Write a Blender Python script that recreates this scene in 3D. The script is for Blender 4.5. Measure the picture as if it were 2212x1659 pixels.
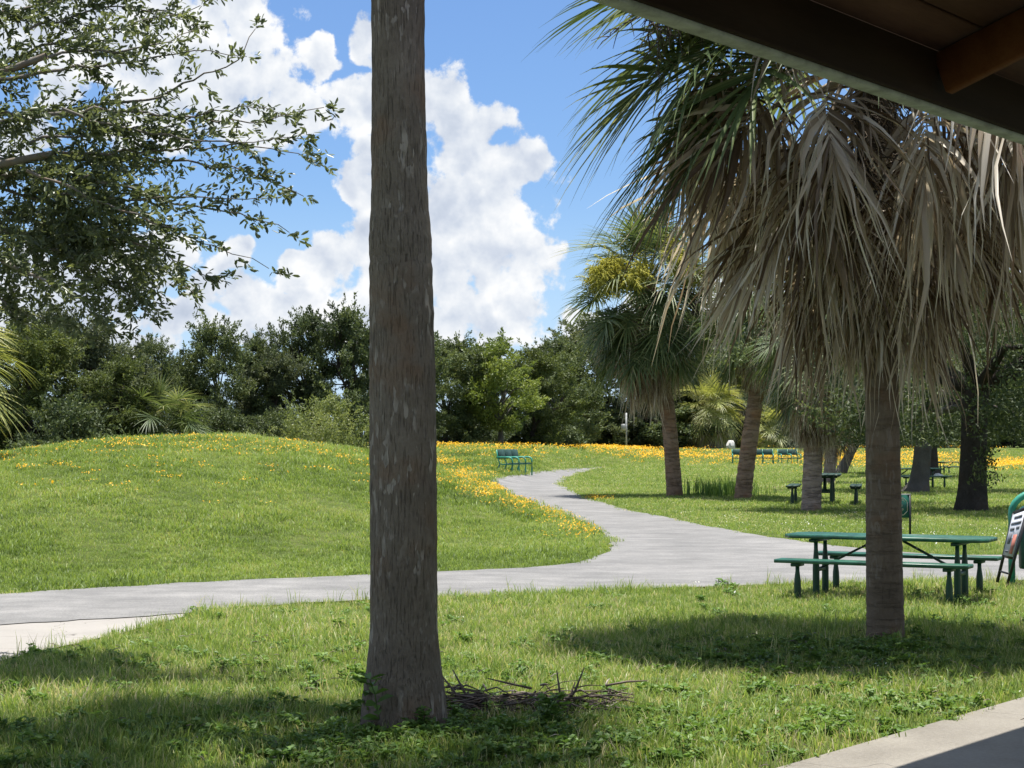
import bpy, bmesh, math, random
import numpy as np
from mathutils import Vector, Matrix, Euler

# ------------------------------------------------------------------ camera, sky, sun, exposure
for o in list(bpy.data.objects): bpy.data.objects.remove(o)
scene = bpy.context.scene
COL = scene.collection
R = math.radians
HC = 1.75                      # eye height
LENS = 60.0
F = 1024 * LENS / 36.0         # focal length in pixels of a 1024 wide picture
HORIZON = 442.0                # row of the horizon in a 768 high picture
PITCH = math.atan((HORIZON - 384.0) / F)

cam_data = bpy.data.cameras.new('camera')
cam_data.lens = LENS; cam_data.sensor_width = 36.0
cam_data.clip_start = 0.1; cam_data.clip_end = 9000
cam = bpy.data.objects.new('camera', cam_data); COL.objects.link(cam)
cam.location = (0, 0, HC); cam.rotation_euler = (R(90) + PITCH, 0, 0)
scene.camera = cam
scene.render.resolution_x = 1024; scene.render.resolution_y = 768
scene.view_settings.view_transform = 'Standard'
scene.view_settings.look = 'None'
scene.view_settings.exposure = 1.2
scene.cycles.max_bounces = 5; scene.cycles.diffuse_bounces = 3; scene.cycles.glossy_bounces = 2; scene.cycles.transmission_bounces = 4
scene.view_settings.gamma = 1.0

SUN = Vector((0.06, 0.10, 1.0)).normalized()     # towards the sun: high, a little in front and right
sun_data = bpy.data.lights.new('sun', 'SUN')
sun_data.energy = 3.9; sun_data.angle = R(0.53); sun_data.color = (1.0, 0.96, 0.89)
sun = bpy.data.objects.new('sun', sun_data); COL.objects.link(sun)
sun.rotation_euler = SUN.to_track_quat('Z', 'Y').to_euler()
sun.location = (10, 20, 60)


def nd(nt, typ, ins=None, **attrs):
    n = nt.nodes.new(typ)
    for k, v in attrs.items(): setattr(n, k, v)
    if ins:
        for k, v in ins.items():
            s = n.inputs[k]
            if isinstance(v, bpy.types.NodeSocket): nt.links.new(v, s)
            else: s.default_value = v
    return n


def math_(nt, op, a, b=None, c=None, clamp=False):
    n = nt.nodes.new('ShaderNodeMath'); n.operation = op; n.use_clamp = clamp
    for i, v in enumerate((a, b, c)):
        if v is None: continue
        if isinstance(v, bpy.types.NodeSocket): nt.links.new(v, n.inputs[i])
        else: n.inputs[i].default_value = v
    return n.outputs[0]


def vmath(nt, op, a, b=None, out=0):
    n = nt.nodes.new('ShaderNodeVectorMath'); n.operation = op
    for i, v in enumerate((a, b)):
        if v is None: continue
        if isinstance(v, bpy.types.NodeSocket): nt.links.new(v, n.inputs[i])
        else: n.inputs[i].default_value = v
    return n.outputs[out]


def sstep(nt, x, lo, hi, a=0.0, b=1.0):
    n = nt.nodes.new('ShaderNodeMapRange'); n.interpolation_type = 'SMOOTHSTEP'
    nt.links.new(x, n.inputs[0])
    for i, v in zip((1, 2, 3, 4), (lo, hi, a, b)): n.inputs[i].default_value = v
    return n.outputs[0]


def mixc(nt, fac, a, b, blend='MIX'):
    n = nt.nodes.new('ShaderNodeMix'); n.data_type = 'RGBA'; n.blend_type = blend
    for s, v in ((0, fac), (6, a), (7, b)):
        if isinstance(v, bpy.types.NodeSocket): nt.links.new(v, n.inputs[s])
        else: n.inputs[s].default_value = v if s == 0 else (*v[:3], 1)
    return n.outputs[2]


def ramp(nt, fac, stops):
    n = nt.nodes.new('ShaderNodeValToRGB')
    if fac is not None: nt.links.new(fac, n.inputs[0])
    cr = n.color_ramp
    while len(cr.elements) < len(stops): cr.elements.new(0.5)
    for e, (p, c) in zip(cr.elements, stops):
        e.position = p; e.color = (*c, 1) if len(c) == 3 else c
    return n.outputs[0]


# clouds: cumulus bodies as (azimuth, elevation, radii) in units of 1/3687 radian from the horizon point ahead
CLOUDS = [(330, 40, 300, 150), (420, 190, 230, 110), (540, 60, 75, 130), (610, 255, 120, 75), (690, 150, 66, 58),
          (780, 95, 42, 60), (775, 235, 110, 90), (790, 380, 60, 70), (930, 240, 110, 110), (1010, 300, 105, 110),
          (1085, 370, 110, 80), (1000, 450, 190, 110), (1085, 540, 130, 130), (900, 560, 150, 150),
          (1000, 690, 260, 95), (790, 530, 60, 70), (505, 560, 65, 62), (570, 650, 170, 55), (710, 665, 190, 90),
          (400, 690, 170, 50), (130, 700, 160, 45), (310, 600, 90, 45), (60, 330, 90, 60), (1330, 720, 160, 60),
          (1560, 660, 150, 70), (2050, 560, 260, 120), (560, 725, 120, 26), (930, 735, 150, 30), (300, 735, 120, 22), (480, 620, 90, 40), (200, 110, 260, 150), (330, 290, 160, 60), (300, 560, 120, 60), (100, 610, 140, 60), (720, 590, 90, 70), (180, 660, 200, 60), (640, 590, 70, 40), (620, 700, 90, 40)]


def noise2(g, P, scale, detail, rough):
    return nd(g, 'ShaderNodeTexNoise', {'Vector': P, 'Scale': scale, 'Detail': detail, 'Roughness': rough}, noise_dimensions='2D').outputs['Fac']


def billow(g, P, scale):
    return nd(g, 'ShaderNodeTexVoronoi', {'Vector': P, 'Scale': scale, 'Smoothness': 0.35}, feature='SMOOTH_F1', voronoi_dimensions='2D').outputs['Distance']


def cloud_group():
    g = bpy.data.node_groups.new('cloud_field', 'ShaderNodeTree')
    g.interface.new_socket('P', in_out='INPUT', socket_type='NodeSocketVector')
    g.interface.new_socket('Field', in_out='OUTPUT', socket_type='NodeSocketFloat')
    g.interface.new_socket('Relief', in_out='OUTPUT', socket_type='NodeSocketFloat')
    gi = g.nodes.new('NodeGroupInput'); go = g.nodes.new('NodeGroupOutput')
    P = gi.outputs[0]
    wx = noise2(g, P, 30.0, 2.0, 0.5); wy = noise2(g, vmath(g, 'ADD', P, (7.3, 3.1, 0)), 30.0, 2.0, 0.5)
    wv = vmath(g, 'MULTIPLY', vmath(g, 'SUBTRACT', nd(g, 'ShaderNodeCombineXYZ', {0: wx, 1: wy}).outputs[0], (0.5, 0.5, 0)), (0.03, 0.03, 0))
    Q = vmath(g, 'ADD', P, wv)
    dmin = None
    for (cx, cy, rx, ry) in CLOUDS:
        c = ((cx - 1106) / 3687, (955 - cy) / 3687, 0)
        d = vmath(g, 'MULTIPLY', vmath(g, 'SUBTRACT', Q, c), (3687 / rx, 3687 / ry, 0))
        L = vmath(g, 'LENGTH', d, out=1)
        dmin = L if dmin is None else math_(g, 'MINIMUM', dmin, L)
    base = math_(g, 'SUBTRACT', 1.0, dmin)
    base = math_(g, 'MAXIMUM', math_(g, 'MINIMUM', base, 0.55), -1.3)
    # the rest of the sky: the same kind of cumulus, by noise
    cov = noise2(g, P, 5.0, 3.0, 0.5)
    away = sstep(g, vmath(g, 'LENGTH', vmath(g, 'MULTIPLY', vmath(g, 'SUBTRACT', P, (-0.02, 0.13, 0)), (1 / 0.36, 1 / 0.24, 0)), out=1), 0.95, 1.35)
    covb = math_(g, 'MULTIPLY', math_(g, 'SUBTRACT', cov, 0.5), 5.0)
    base = math_(g, 'ADD', math_(g, 'MULTIPLY', base, math_(g, 'SUBTRACT', 1.0, away)), math_(g, 'MULTIPLY', covb, away))

    def detail(p, q, fine):
        f = math_(g, 'MULTIPLY', math_(g, 'SUBTRACT', noise2(g, p, 34.0, 7.0 if fine else 4.0, 0.62), 0.5), 1.5)
        f = math_(g, 'ADD', f, math_(g, 'MULTIPLY', math_(g, 'SUBTRACT', 0.42, billow(g, q, 42.0)), 0.60))
        return math_(g, 'ADD', f, math_(g, 'MULTIPLY', math_(g, 'SUBTRACT', 0.42, billow(g, q, 105.0)), 0.18))
    d0 = detail(P, Q, True)
    off = (0.003, 0.011, 0)
    d1 = detail(vmath(g, 'ADD', P, off), vmath(g, 'ADD', Q, off), False)
    g.links.new(math_(g, 'ADD', base, d0), go.inputs[0])
    big = math_(g, 'SUBTRACT', noise2(g, P, 9.0, 1.0, 0.4), noise2(g, vmath(g, 'ADD', P, (0.01, 0.05, 0)), 9.0, 1.0, 0.4))
    g.links.new(math_(g, 'ADD', math_(g, 'SUBTRACT', d0, d1), math_(g, 'MULTIPLY', big, 0.9)), go.inputs[1])
    return g


world = bpy.data.worlds.new('World'); scene.world = world; world.use_nodes = True
world.cycles.sampling_method = 'MANUAL'; world.cycles.sample_map_resolution = 256
wt = world.node_tree; wt.nodes.clear()
tc = nd(wt, 'ShaderNodeTexCoord')
sky = nd(wt, 'ShaderNodeTexSky', sky_type='NISHITA')
sky.sun_disc = False
sky.sun_elevation = math.asin(SUN.z); sky.sun_rotation = math.atan2(SUN.x, SUN.y)
sky.air_density = 1.0; sky.dust_density = 0.6; sky.ozone_density = 2.0
sep = nd(wt, 'ShaderNodeSeparateXYZ', {0: tc.outputs['Generated']})
az = math_(wt, 'ARCTAN2', sep.outputs[0], sep.outputs[1])
el = math_(wt, 'ARCSINE', sep.outputs[2])
P = nd(wt, 'ShaderNodeCombineXYZ', {0: az, 1: el}).outputs[0]
grp = cloud_group()
c0 = nd(wt, 'ShaderNodeGroup', node_tree=grp); wt.links.new(P, c0.inputs[0])
f0 = c0.outputs[0]
alpha = sstep(wt, f0, 0.0, 0.26)
relief = math_(wt, 'MULTIPLY', c0.outputs[1], 0.85)
thick = sstep(wt, f0, 0.1, 1.1, 0.12, -0.14)
lit = math_(wt, 'ADD', math_(wt, 'ADD', 0.56, relief), thick, clamp=True)
ccol = ramp(wt, lit, [(0.0, (2.35, 2.65, 3.2)), (0.35, (2.85, 3.12, 3.6)), (0.65, (3.5, 3.7, 4.0)), (1.0, (4.35, 4.4, 4.45))])
tint = mixc(wt, 1.0, sky.outputs[0], (0.42, 0.52, 0.66), 'MULTIPLY')
lowhaze = sstep(wt, el, 0.02, 0.16, 0.55, 0.0)
tint = mixc(wt, lowhaze, tint, (2.9, 3.8, 5.1))
final = mixc(wt, alpha, tint, ccol)
bg = nd(wt, 'ShaderNodeBackground', {'Color': final, 'Strength': 0.1})
wo = nd(wt, 'ShaderNodeOutputWorld'); wt.links.new(bg.outputs[0], wo.inputs[0])

# ------------------------------------------------------------------ geometry helpers
S = 2212 / 1024.0              # traced rows and columns are in a 2212 wide copy of the photograph


def smooth(t):
    t = np.clip(t, 0, 1); return t * t * (3 - 2 * t)


def terrain(X, Y):
    X = np.asarray(X, float); Y = np.asarray(Y, float)
    u = X / np.maximum(Y, 12)
    t = smooth((u + 0.02) / 0.11)
    s = 56 + t * 74; e = 108 + t * 46; h = 1.50 - 0.32 * t
    bank = h * smooth((Y - s) / (e - s))
    r = np.sqrt(((X + 8.4) / np.where(X < -8.4, 9.8, 9.6)) ** 2 + ((Y - 46) / 25.0) ** 2)
    mound = 1.88 * np.clip(1 - r * r, 0, 1) ** 1.25
    # the mound's left side runs on outside the picture
    z = (bank ** 4 + mound ** 4) ** 0.25
    near = smooth((Y - 8) / 8)
    z = z + near * 0.03 * (np.sin(X * 0.9 + 1.3) * np.sin(Y * 0.6)) * smooth((Y - 30) / 20)
    return z


def ray(px, py):
    dx = (px / S - 512) / F; dz = (384 - py / S) / F
    c, s = math.cos(PITCH), math.sin(PITCH)
    d = np.array([dx, c - dz * s, s + dz * c])
    return d / d[1]


def at(px, py, D):
    d = ray(px, py); return Vector((d[0] * D, D, HC + d[2] * D))


def gp(px, py, dmax=400):
    d = ray(px, py)
    Ds = np.concatenate([np.arange(8, 60, 0.05), np.arange(60, dmax, 0.2)])
    zz = HC + d[2] * Ds - terrain(d[0] * Ds, Ds)
    i = np.argmax(zz <= 0)
    if zz[i] > 0: i = len(Ds) - 1
    D = Ds[i]
    return Vector((d[0] * D, D, float(terrain(d[0] * D, D))))


def project(X, Y, Z):
    c, s = math.cos(PITCH), math.sin(PITCH)
    zz = Z - HC
    yy = Y * c + zz * s; vv = -Y * s + zz * c
    return (512 + F * X / yy) * S, (384 - F * vv / yy) * S


def mesh_np(name, V, faces, rnd=None, uvcol=None, smooth_=False):
    """V (n,3); faces: (m,k) int array or list of lists"""
    me = bpy.data.meshes.new(name)
    V = np.asarray(V, np.float32)
    me.vertices.add(len(V)); me.vertices.foreach_set('co', V.ravel())
    if isinstance(faces, np.ndarray):
        m, k = faces.shape
        me.loops.add(m * k); me.loops.foreach_set('vertex_index', faces.ravel().astype(np.int32))
        me.polygons.add(m)
        me.polygons.foreach_set('loop_start', (np.arange(m) * k).astype(np.int32))
        me.polygons.foreach_set('loop_total', np.full(m, k, np.int32))
    else:
        tot = [len(f) for f in faces]
        me.loops.add(sum(tot)); me.loops.foreach_set('vertex_index', np.array([i for f in faces for i in f], np.int32))
        me.polygons.add(len(faces))
        st = np.concatenate([[0], np.cumsum(tot)[:-1]]).astype(np.int32)
        me.polygons.foreach_set('loop_start', st); me.polygons.foreach_set('loop_total', np.array(tot, np.int32))
    if smooth_: me.polygons.foreach_set('use_smooth', np.ones(len(me.polygons), bool))
    me.update(calc_edges=True)
    if rnd is not None:
        a = me.attributes.new('rnd', 'FLOAT', 'POINT'); a.data.foreach_set('value', np.asarray(rnd, np.float32))
    return me


class MB:
    """collects shapes into one mesh"""
    def __init__(self): self.v = []; self.f = []; self.r = []; self.n = 0

    def add(self, V, Fc, rnd=0.5):
        V = np.asarray(V, float)
        self.v.append(V); self.f += [[i + self.n for i in f] for f in Fc]
        self.r.append(np.full(len(V), rnd) if np.isscalar(rnd) else np.asarray(rnd)); self.n += len(V)
        return self

    def box(self, c, s, rot=None, bev=0.0):
        hx, hy, hz = s[0] / 2, s[1] / 2, s[2] / 2
        if bev <= 0:
            V = np.array([[x, y, z] for x in (-hx, hx) for y in (-hy, hy) for z in (-hz, hz)])
            Fc = [[0, 1, 3, 2], [4, 6, 7, 5], [0, 4, 5, 1], [2, 3, 7, 6], [0, 2, 6, 4], [1, 5, 7, 3]]
        else:
            bm = bmesh.new(); bmesh.ops.create_cube(bm, size=1)
            for v in bm.verts: v.co = Vector((v.co.x * s[0], v.co.y * s[1], v.co.z * s[2]))
            bmesh.ops.bevel(bm, geom=bm.edges[:], offset=bev, segments=1, affect='EDGES', profile=0.5)
            bm.verts.index_update()
            V = np.array([v.co[:] for v in bm.verts]); Fc = [[v.index for v in f.verts] for f in bm.faces]; bm.free()
        if rot is not None: V = V @ np.array(rot.to_matrix() if not isinstance(rot, Matrix) else rot.to_3x3()).T
        return self.add(V + np.array(c), Fc)

    def bar(self, a, b, w, h, bev=0.0):
        a = Vector(a); b = Vector(b); d = b - a
        q = d.to_track_quat('X', 'Z')
        return self.box((a + b) / 2, (d.length, w, h), q.to_matrix(), bev)

    def tube(self, pts, rad, n=8, cap=True, rnd=0.5):
        pts = [Vector(p) for p in pts]
        if np.isscalar(rad): rad = [rad] * len(pts)
        V = []; Fc = []
        up = Vector((0, 0, 1)) if abs((pts[-1] - pts[0]).normalized().z) < 0.9 else Vector((1, 0, 0))
        for i, p in enumerate(pts):
            t = (pts[min(i + 1, len(pts) - 1)] - pts[max(i - 1, 0)]).normalized()
            a = t.cross(up)
            if a.length < 1e-4: a = t.cross(Vector((0, 1, 0.1)))
            a.normalize(); b = t.cross(a)
            for k in range(n):
                th = 2 * math.pi * k / n
                V.append(p + (a * math.cos(th) + b * math.sin(th)) * rad[i])
        for i in range(len(pts) - 1):
            for k in range(n):
                Fc.append([i * n + k, i * n + (k + 1) % n, (i + 1) * n + (k + 1) % n, (i + 1) * n + k])
        if cap:
            Fc.append(list(range(n))[::-1]); Fc.append([(len(pts) - 1) * n + k for k in range(n)])
        return self.add(np.array([v[:] for v in V]), Fc, rnd)

    def lathe(self, prof, n=16, c=(0, 0, 0), cap=True):
        V = []; Fc = []
        for (r, z) in prof:
            for k in range(n):
                th = 2 * math.pi * k / n; V.append((c[0] + r * math.cos(th), c[1] + r * math.sin(th), c[2] + z))
        for i in range(len(prof) - 1):
            for k in range(n):
                Fc.append([i * n + k, i * n + (k + 1) % n, (i + 1) * n + (k + 1) % n, (i + 1) * n + k])
        if cap:
            Fc.append(list(range(n))[::-1]); Fc.append([(len(prof) - 1) * n + k for k in range(n)])
        return self.add(V, Fc)

    def prism(self, outline, z0, z1):
        n = len(outline)
        V = [(x, y, z0) for x, y in outline] + [(x, y, z1) for x, y in outline]
        Fc = [list(range(n))[::-1], list(range(n, 2 * n))] + [[i, (i + 1) % n, n + (i + 1) % n, n + i] for i in range(n)]
        return self.add(V, Fc)

    def mesh(self, name, smooth_=False):
        return mesh_np(name, np.concatenate(self.v), self.f, np.concatenate(self.r), smooth_=smooth_)


def obj(name, data, material=None, parent=None, loc=None, rot=None, scale=None):
    if isinstance(data, MB): data = data.mesh(name)
    o = bpy.data.objects.new(name, data); COL.objects.link(o)
    if material is not None and data is not None and hasattr(data, 'materials') and len(data.materials) == 0:
        data.materials.append(material)
    if parent is not None: o.parent = parent
    if loc is not None: o.location = loc
    if rot is not None: o.rotation_euler = rot
    if scale is not None: o.scale = scale if hasattr(scale, '__len__') else (scale,) * 3
    return o


def thing(name, label, cat, loc=(0, 0, 0), rotz=0.0, group=None):
    o = bpy.data.objects.new(name, None); COL.objects.link(o)
    o.empty_display_size = 0.3
    o.location = loc; o.rotation_euler = (0, 0, rotz)
    return tag(o, label, cat, group)


def tag(o, label, cat, group=None):
    o['label'] = label; o['category'] = cat
    if group: o['group'] = group
    return o


def kind(o, k, label=None):
    o['kind'] = k
    if label: o['label'] = label
    return o


# ------------------------------------------------------------------ materials
def new_mat(name):
    m = bpy.data.materials.new(name); m.use_nodes = True
    nt = m.node_tree; nt.nodes.clear()
    out = nd(nt, 'ShaderNodeOutputMaterial')
    return m, nt, out


def principled(nt, out, color, rough=0.8, spec=0.3, normal=None, **kw):
    b = nd(nt, 'ShaderNodeBsdfPrincipled')
    for k, v in (('Base Color', color), ('Roughness', rough), ('Specular IOR Level', spec)):
        if isinstance(v, bpy.types.NodeSocket): nt.links.new(v, b.inputs[k])
        else: b.inputs[k].default_value = (*v[:3], 1) if k == 'Base Color' else v
    for k, v in kw.items():
        if isinstance(v, bpy.types.NodeSocket): nt.links.new(v, b.inputs[k])
        else: b.inputs[k].default_value = v
    if normal is not None: nt.links.new(normal, b.inputs['Normal'])
    nt.links.new(b.outputs[0], out.inputs[0])
    return b


def bump(nt, h, strength=0.4, dist=0.02):
    return nd(nt, 'ShaderNodeBump', {'Height': h, 'Strength': strength, 'Distance': dist}).outputs[0]


def noise(nt, vec, scale, detail=4, rough=0.55):
    return nd(nt, 'ShaderNodeTexNoise', {'Vector': vec, 'Scale': scale, 'Detail': detail, 'Roughness': rough}).outputs['Fac']


def leaf_mat(name, stops, trans=0.35, rough=0.5, spec=0.35, objvar=0.25, tcol=1.25, warm=(1.15, 1.1, 0.7), patch=0.0):
    m, nt, out = new_mat(name)
    at_ = nd(nt, 'ShaderNodeAttribute', attribute_name='rnd')
    oi = nd(nt, 'ShaderNodeObjectInfo')
    v = math_(nt, 'ADD', at_.outputs['Fac'], math_(nt, 'MULTIPLY', math_(nt, 'SUBTRACT', oi.outputs['Random'], 0.5), objvar), clamp=True)
    if patch > 0:   # species and moisture patches over the lawn
        pos = nd(nt, 'ShaderNodeNewGeometry').outputs['Position']
        pn_ = math_(nt, 'ADD', math_(nt, 'MULTIPLY', noise(nt, pos, 0.22, 3), 0.6), math_(nt, 'MULTIPLY', noise(nt, pos, 1.5, 3), 0.4))
        v = math_(nt, 'ADD', v, math_(nt, 'MULTIPLY', math_(nt, 'SUBTRACT', pn_, 0.5), patch * 2.6), clamp=True)
    col = ramp(nt, v, stops)
    b = nd(nt, 'ShaderNodeBsdfPrincipled', {'Base Color': col, 'Roughness': rough, 'Specular IOR Level': spec})
    tr = nd(nt, 'ShaderNodeBsdfTranslucent', {'Color': mixc(nt, 1.0, col, tuple(w * tcol for w in warm), 'MULTIPLY')})
    mx = nd(nt, 'ShaderNodeMixShader', {0: trans, 1: b.outputs[0], 2: tr.outputs[0]})
    nt.links.new(mx.outputs[0], out.inputs[0])
    return m


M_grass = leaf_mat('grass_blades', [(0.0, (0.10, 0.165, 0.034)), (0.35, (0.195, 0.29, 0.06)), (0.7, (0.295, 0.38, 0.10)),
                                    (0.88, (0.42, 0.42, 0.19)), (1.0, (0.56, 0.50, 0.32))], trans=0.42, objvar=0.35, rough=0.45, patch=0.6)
M_grass_mound = leaf_mat('grass_blades_mound', [(0.0, (0.07, 0.115, 0.022)), (0.4, (0.165, 0.245, 0.045)), (0.8, (0.275, 0.37, 0.085)),
                                                (1.0, (0.32, 0.33, 0.13))], trans=0.42, objvar=0.35, rough=0.5, patch=1.1)
M_weed = leaf_mat('weed_leaves', [(0.0, (0.06, 0.12, 0.025)), (0.6, (0.13, 0.235, 0.05)), (1.0, (0.23, 0.33, 0.09))], trans=0.35, objvar=0.3)
M_oak = leaf_mat('oak_leaves', [(0.0, (0.046, 0.066, 0.032)), (0.5, (0.098, 0.13, 0.056)), (0.85, (0.165, 0.20, 0.08)),
                                (1.0, (0.22, 0.25, 0.095))], trans=0.28, rough=0.55, spec=0.25, objvar=0.2)
M_oak_near = leaf_mat('oak_leaves_near', [(0.0, (0.065, 0.085, 0.048)), (0.5, (0.13, 0.16, 0.08)), (0.8, (0.19, 0.225, 0.095)),
                                          (1.0, (0.30, 0.34, 0.09))], trans=0.36, rough=0.38, spec=0.5, objvar=0.1)
M_tree_light = leaf_mat('light_tree_leaves', [(0.0, (0.075, 0.115, 0.025)), (0.5, (0.155, 0.205, 0.045)), (1.0, (0.26, 0.30, 0.08))], trans=0.35)
M_shrub = leaf_mat('shrub_leaves', [(0.0, (0.085, 0.12, 0.035)), (0.5, (0.18, 0.22, 0.075)), (1.0, (0.30, 0.33, 0.13))], trans=0.35)
M_frond = leaf_mat('palm_frond_green', [(0.0, (0.04, 0.068, 0.024)), (0.45, (0.09, 0.13, 0.045)), (0.8, (0.19, 0.225, 0.09)),
                                        (1.0, (0.36, 0.35, 0.18))], trans=0.3, rough=0.45, spec=0.4, objvar=0.5)  # the palest tone paints glossy highlights into the frond colour
M_frond_bright = leaf_mat('palm_frond_yellowish', [(0.0, (0.12, 0.15, 0.04)), (0.5, (0.30, 0.33, 0.09)), (1.0, (0.58, 0.54, 0.24))], trans=0.3, rough=0.4, spec=0.5, objvar=0.4)
M_dead = leaf_mat('palm_frond_dead', [(0.0, (0.11, 0.072, 0.043)), (0.28, (0.31, 0.24, 0.165)), (0.6, (0.55, 0.48, 0.385)),
                                      (1.0, (0.78, 0.73, 0.65))], trans=0.32, rough=0.5, spec=0.4, objvar=0.45, warm=(1.1, 1.0, 0.8))
M_flower = leaf_mat('yellow_petals', [(0.0, (0.62, 0.29, 0.02)), (0.5, (0.85, 0.47, 0.025)), (1.0, (0.9, 0.60, 0.10))], trans=0.3, objvar=0.3, spec=0.1)
M_white_flower = leaf_mat('white_petals', [(0.0, (0.7, 0.7, 0.62)), (1.0, (0.85, 0.85, 0.8))], trans=0.3, spec=0.1)
M_inflo = leaf_mat('palm_flower_strands', [(0.0, (0.34, 0.34, 0.06)), (0.5, (0.52, 0.51, 0.11)), (1.0, (0.68, 0.65, 0.2))], trans=0.45, spec=0.1)
M_inflo_dry = leaf_mat('dry_palm_strands', [(0.0, (0.05, 0.04, 0.03)), (1.0, (0.16, 0.125, 0.09))], trans=0.1, spec=0.1)
M_twig = leaf_mat('dead_twigs', [(0.0, (0.06, 0.045, 0.035)), (0.7, (0.17, 0.135, 0.11)), (1.0, (0.45, 0.4, 0.34))], trans=0.0, spec=0.2)
M_moss = leaf_mat('grey_dry_leaves', [(0.0, (0.14, 0.12, 0.11)), (1.0, (0.32, 0.29, 0.27))], trans=0.2, spec=0.1)


def bark_mat(name, dark, mid, light, ring=0.0, fissure=0.0, patch=0.0, scale=1.0, depth=0.03):
    m, nt, out = new_mat(name)
    tcn = nd(nt, 'ShaderNodeTexCoord').outputs['Object']
    sc = nd(nt, 'ShaderNodeMapping', {'Vector': tcn, 'Scale': (scale, scale, scale)}).outputs[0]
    nb = noise(nt, sc, 3.0, 5)
    nf = noise(nt, sc, 38.0, 4, 0.7)
    h = math_(nt, 'MULTIPLY', nf, 0.4)
    v = math_(nt, 'ADD', math_(nt, 'MULTIPLY', nb, 0.7), math_(nt, 'MULTIPLY', nf, 0.35))
    if fissure > 0:
        st = nd(nt, 'ShaderNodeMapping', {'Vector': sc, 'Scale': (1, 1, 0.06)}).outputs[0]
        fn = noise(nt, st, 120.0, 4, 0.6)
        cr = sstep(nt, fn, 0.30, 0.46)
        bk = noise(nt, nd(nt, 'ShaderNodeMapping', {'Vector': sc, 'Scale': (1, 1, 0.35)}).outputs[0], 60.0, 4, 0.75)
        h = math_(nt, 'ADD', math_(nt, 'ADD', h, math_(nt, 'MULTIPLY', cr, fissure)), math_(nt, 'MULTIPLY', bk, fissure))
        v = math_(nt, 'ADD', v, math_(nt, 'MULTIPLY', math_(nt, 'SUBTRACT', cr, 0.9), 0.34 * fissure))
        v = math_(nt, 'ADD', v, math_(nt, 'MULTIPLY', math_(nt, 'SUBTRACT', bk, 0.5), 0.7 * fissure))
    if ring > 0:
        st = nd(nt, 'ShaderNodeMapping', {'Vector': sc, 'Scale': (0.12, 0.12, 1)}).outputs[0]
        fn = noise(nt, st, 22.0, 5, 0.65)
        cr = sstep(nt, fn, 0.36, 0.52)
        h = math_(nt, 'ADD', h, math_(nt, 'MULTIPLY', cr, ring))
        v = math_(nt, 'ADD', v, math_(nt, 'MULTIPLY', math_(nt, 'SUBTRACT', cr, 0.8), 0.3 * ring))
    col = ramp(nt, v, [(0.15, dark), (0.5, mid), (0.85, light)])
    # darker, redder stain near the ground and mid-height patches
    red = sstep(nt, noise(nt, sc, 2.2, 3), 0.5, 0.72, 0, 0.5)
    col = mixc(nt, red, col, tuple(c * k for c, k in zip(mid, (1.25, 0.85, 0.6))))
    if patch > 0:
        st = nd(nt, 'ShaderNodeMapping', {'Vector': sc, 'Scale': (1, 1, 0.3)}).outputs[0]
        p1 = sstep(nt, noise(nt, st, 26.0, 2, 0.5), 0.56, 0.60)
        p2 = sstep(nt, noise(nt, sc, 3.4, 3), 0.44, 0.60)
        pm = math_(nt, 'MULTIPLY', math_(nt, 'MULTIPLY', p1, p2), patch)
        blot = math_(nt, 'MULTIPLY', sstep(nt, noise(nt, sc, 5.0, 2), 0.66, 0.8), 0.45 * patch)
        col = mixc(nt, pm, col, (0.34, 0.30, 0.25))
        col = mixc(nt, blot, col, (0.25, 0.225, 0.19))
        h = math_(nt, 'SUBTRACT', h, math_(nt, 'MULTIPLY', pm, 0.3))
    principled(nt, out, col, 0.9, 0.15, bump(nt, h, 0.9, depth))
    return m


M_trunk_fore = bark_mat('foreground_palm_bark', (0.08, 0.065, 0.051), (0.17, 0.14, 0.108), (0.26, 0.22, 0.175), fissure=0.6, patch=1.0, depth=0.014)
M_trunk_palm = bark_mat('palm_bark', (0.085, 0.064, 0.046), (0.175, 0.135, 0.096), (0.26, 0.205, 0.15), ring=0.5, fissure=0.3, patch=0.35, depth=0.012)
M_trunk_far = bark_mat('ringed_palm_bark', (0.13, 0.085, 0.055), (0.27, 0.185, 0.125), (0.38, 0.275, 0.195), ring=0.7, depth=0.03)
M_trunk_pale = bark_mat('pale_ringed_palm_bark', (0.15, 0.115, 0.095), (0.32, 0.25, 0.205), (0.42, 0.345, 0.29), ring=0.7, depth=0.03)
M_bark_oak = bark_mat('oak_bark', (0.03, 0.026, 0.022), (0.07, 0.06, 0.052), (0.12, 0.105, 0.09), fissure=0.8, depth=0.05)
M_bark_grey = bark_mat('grey_oak_bark', (0.07, 0.065, 0.058), (0.15, 0.14, 0.125), (0.24, 0.225, 0.2), fissure=0.6, depth=0.05)
M_branch = bark_mat('pale_oak_branch', (0.10, 0.09, 0.08), (0.2, 0.18, 0.16), (0.32, 0.30, 0.27), scale=3, depth=0.01)


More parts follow.
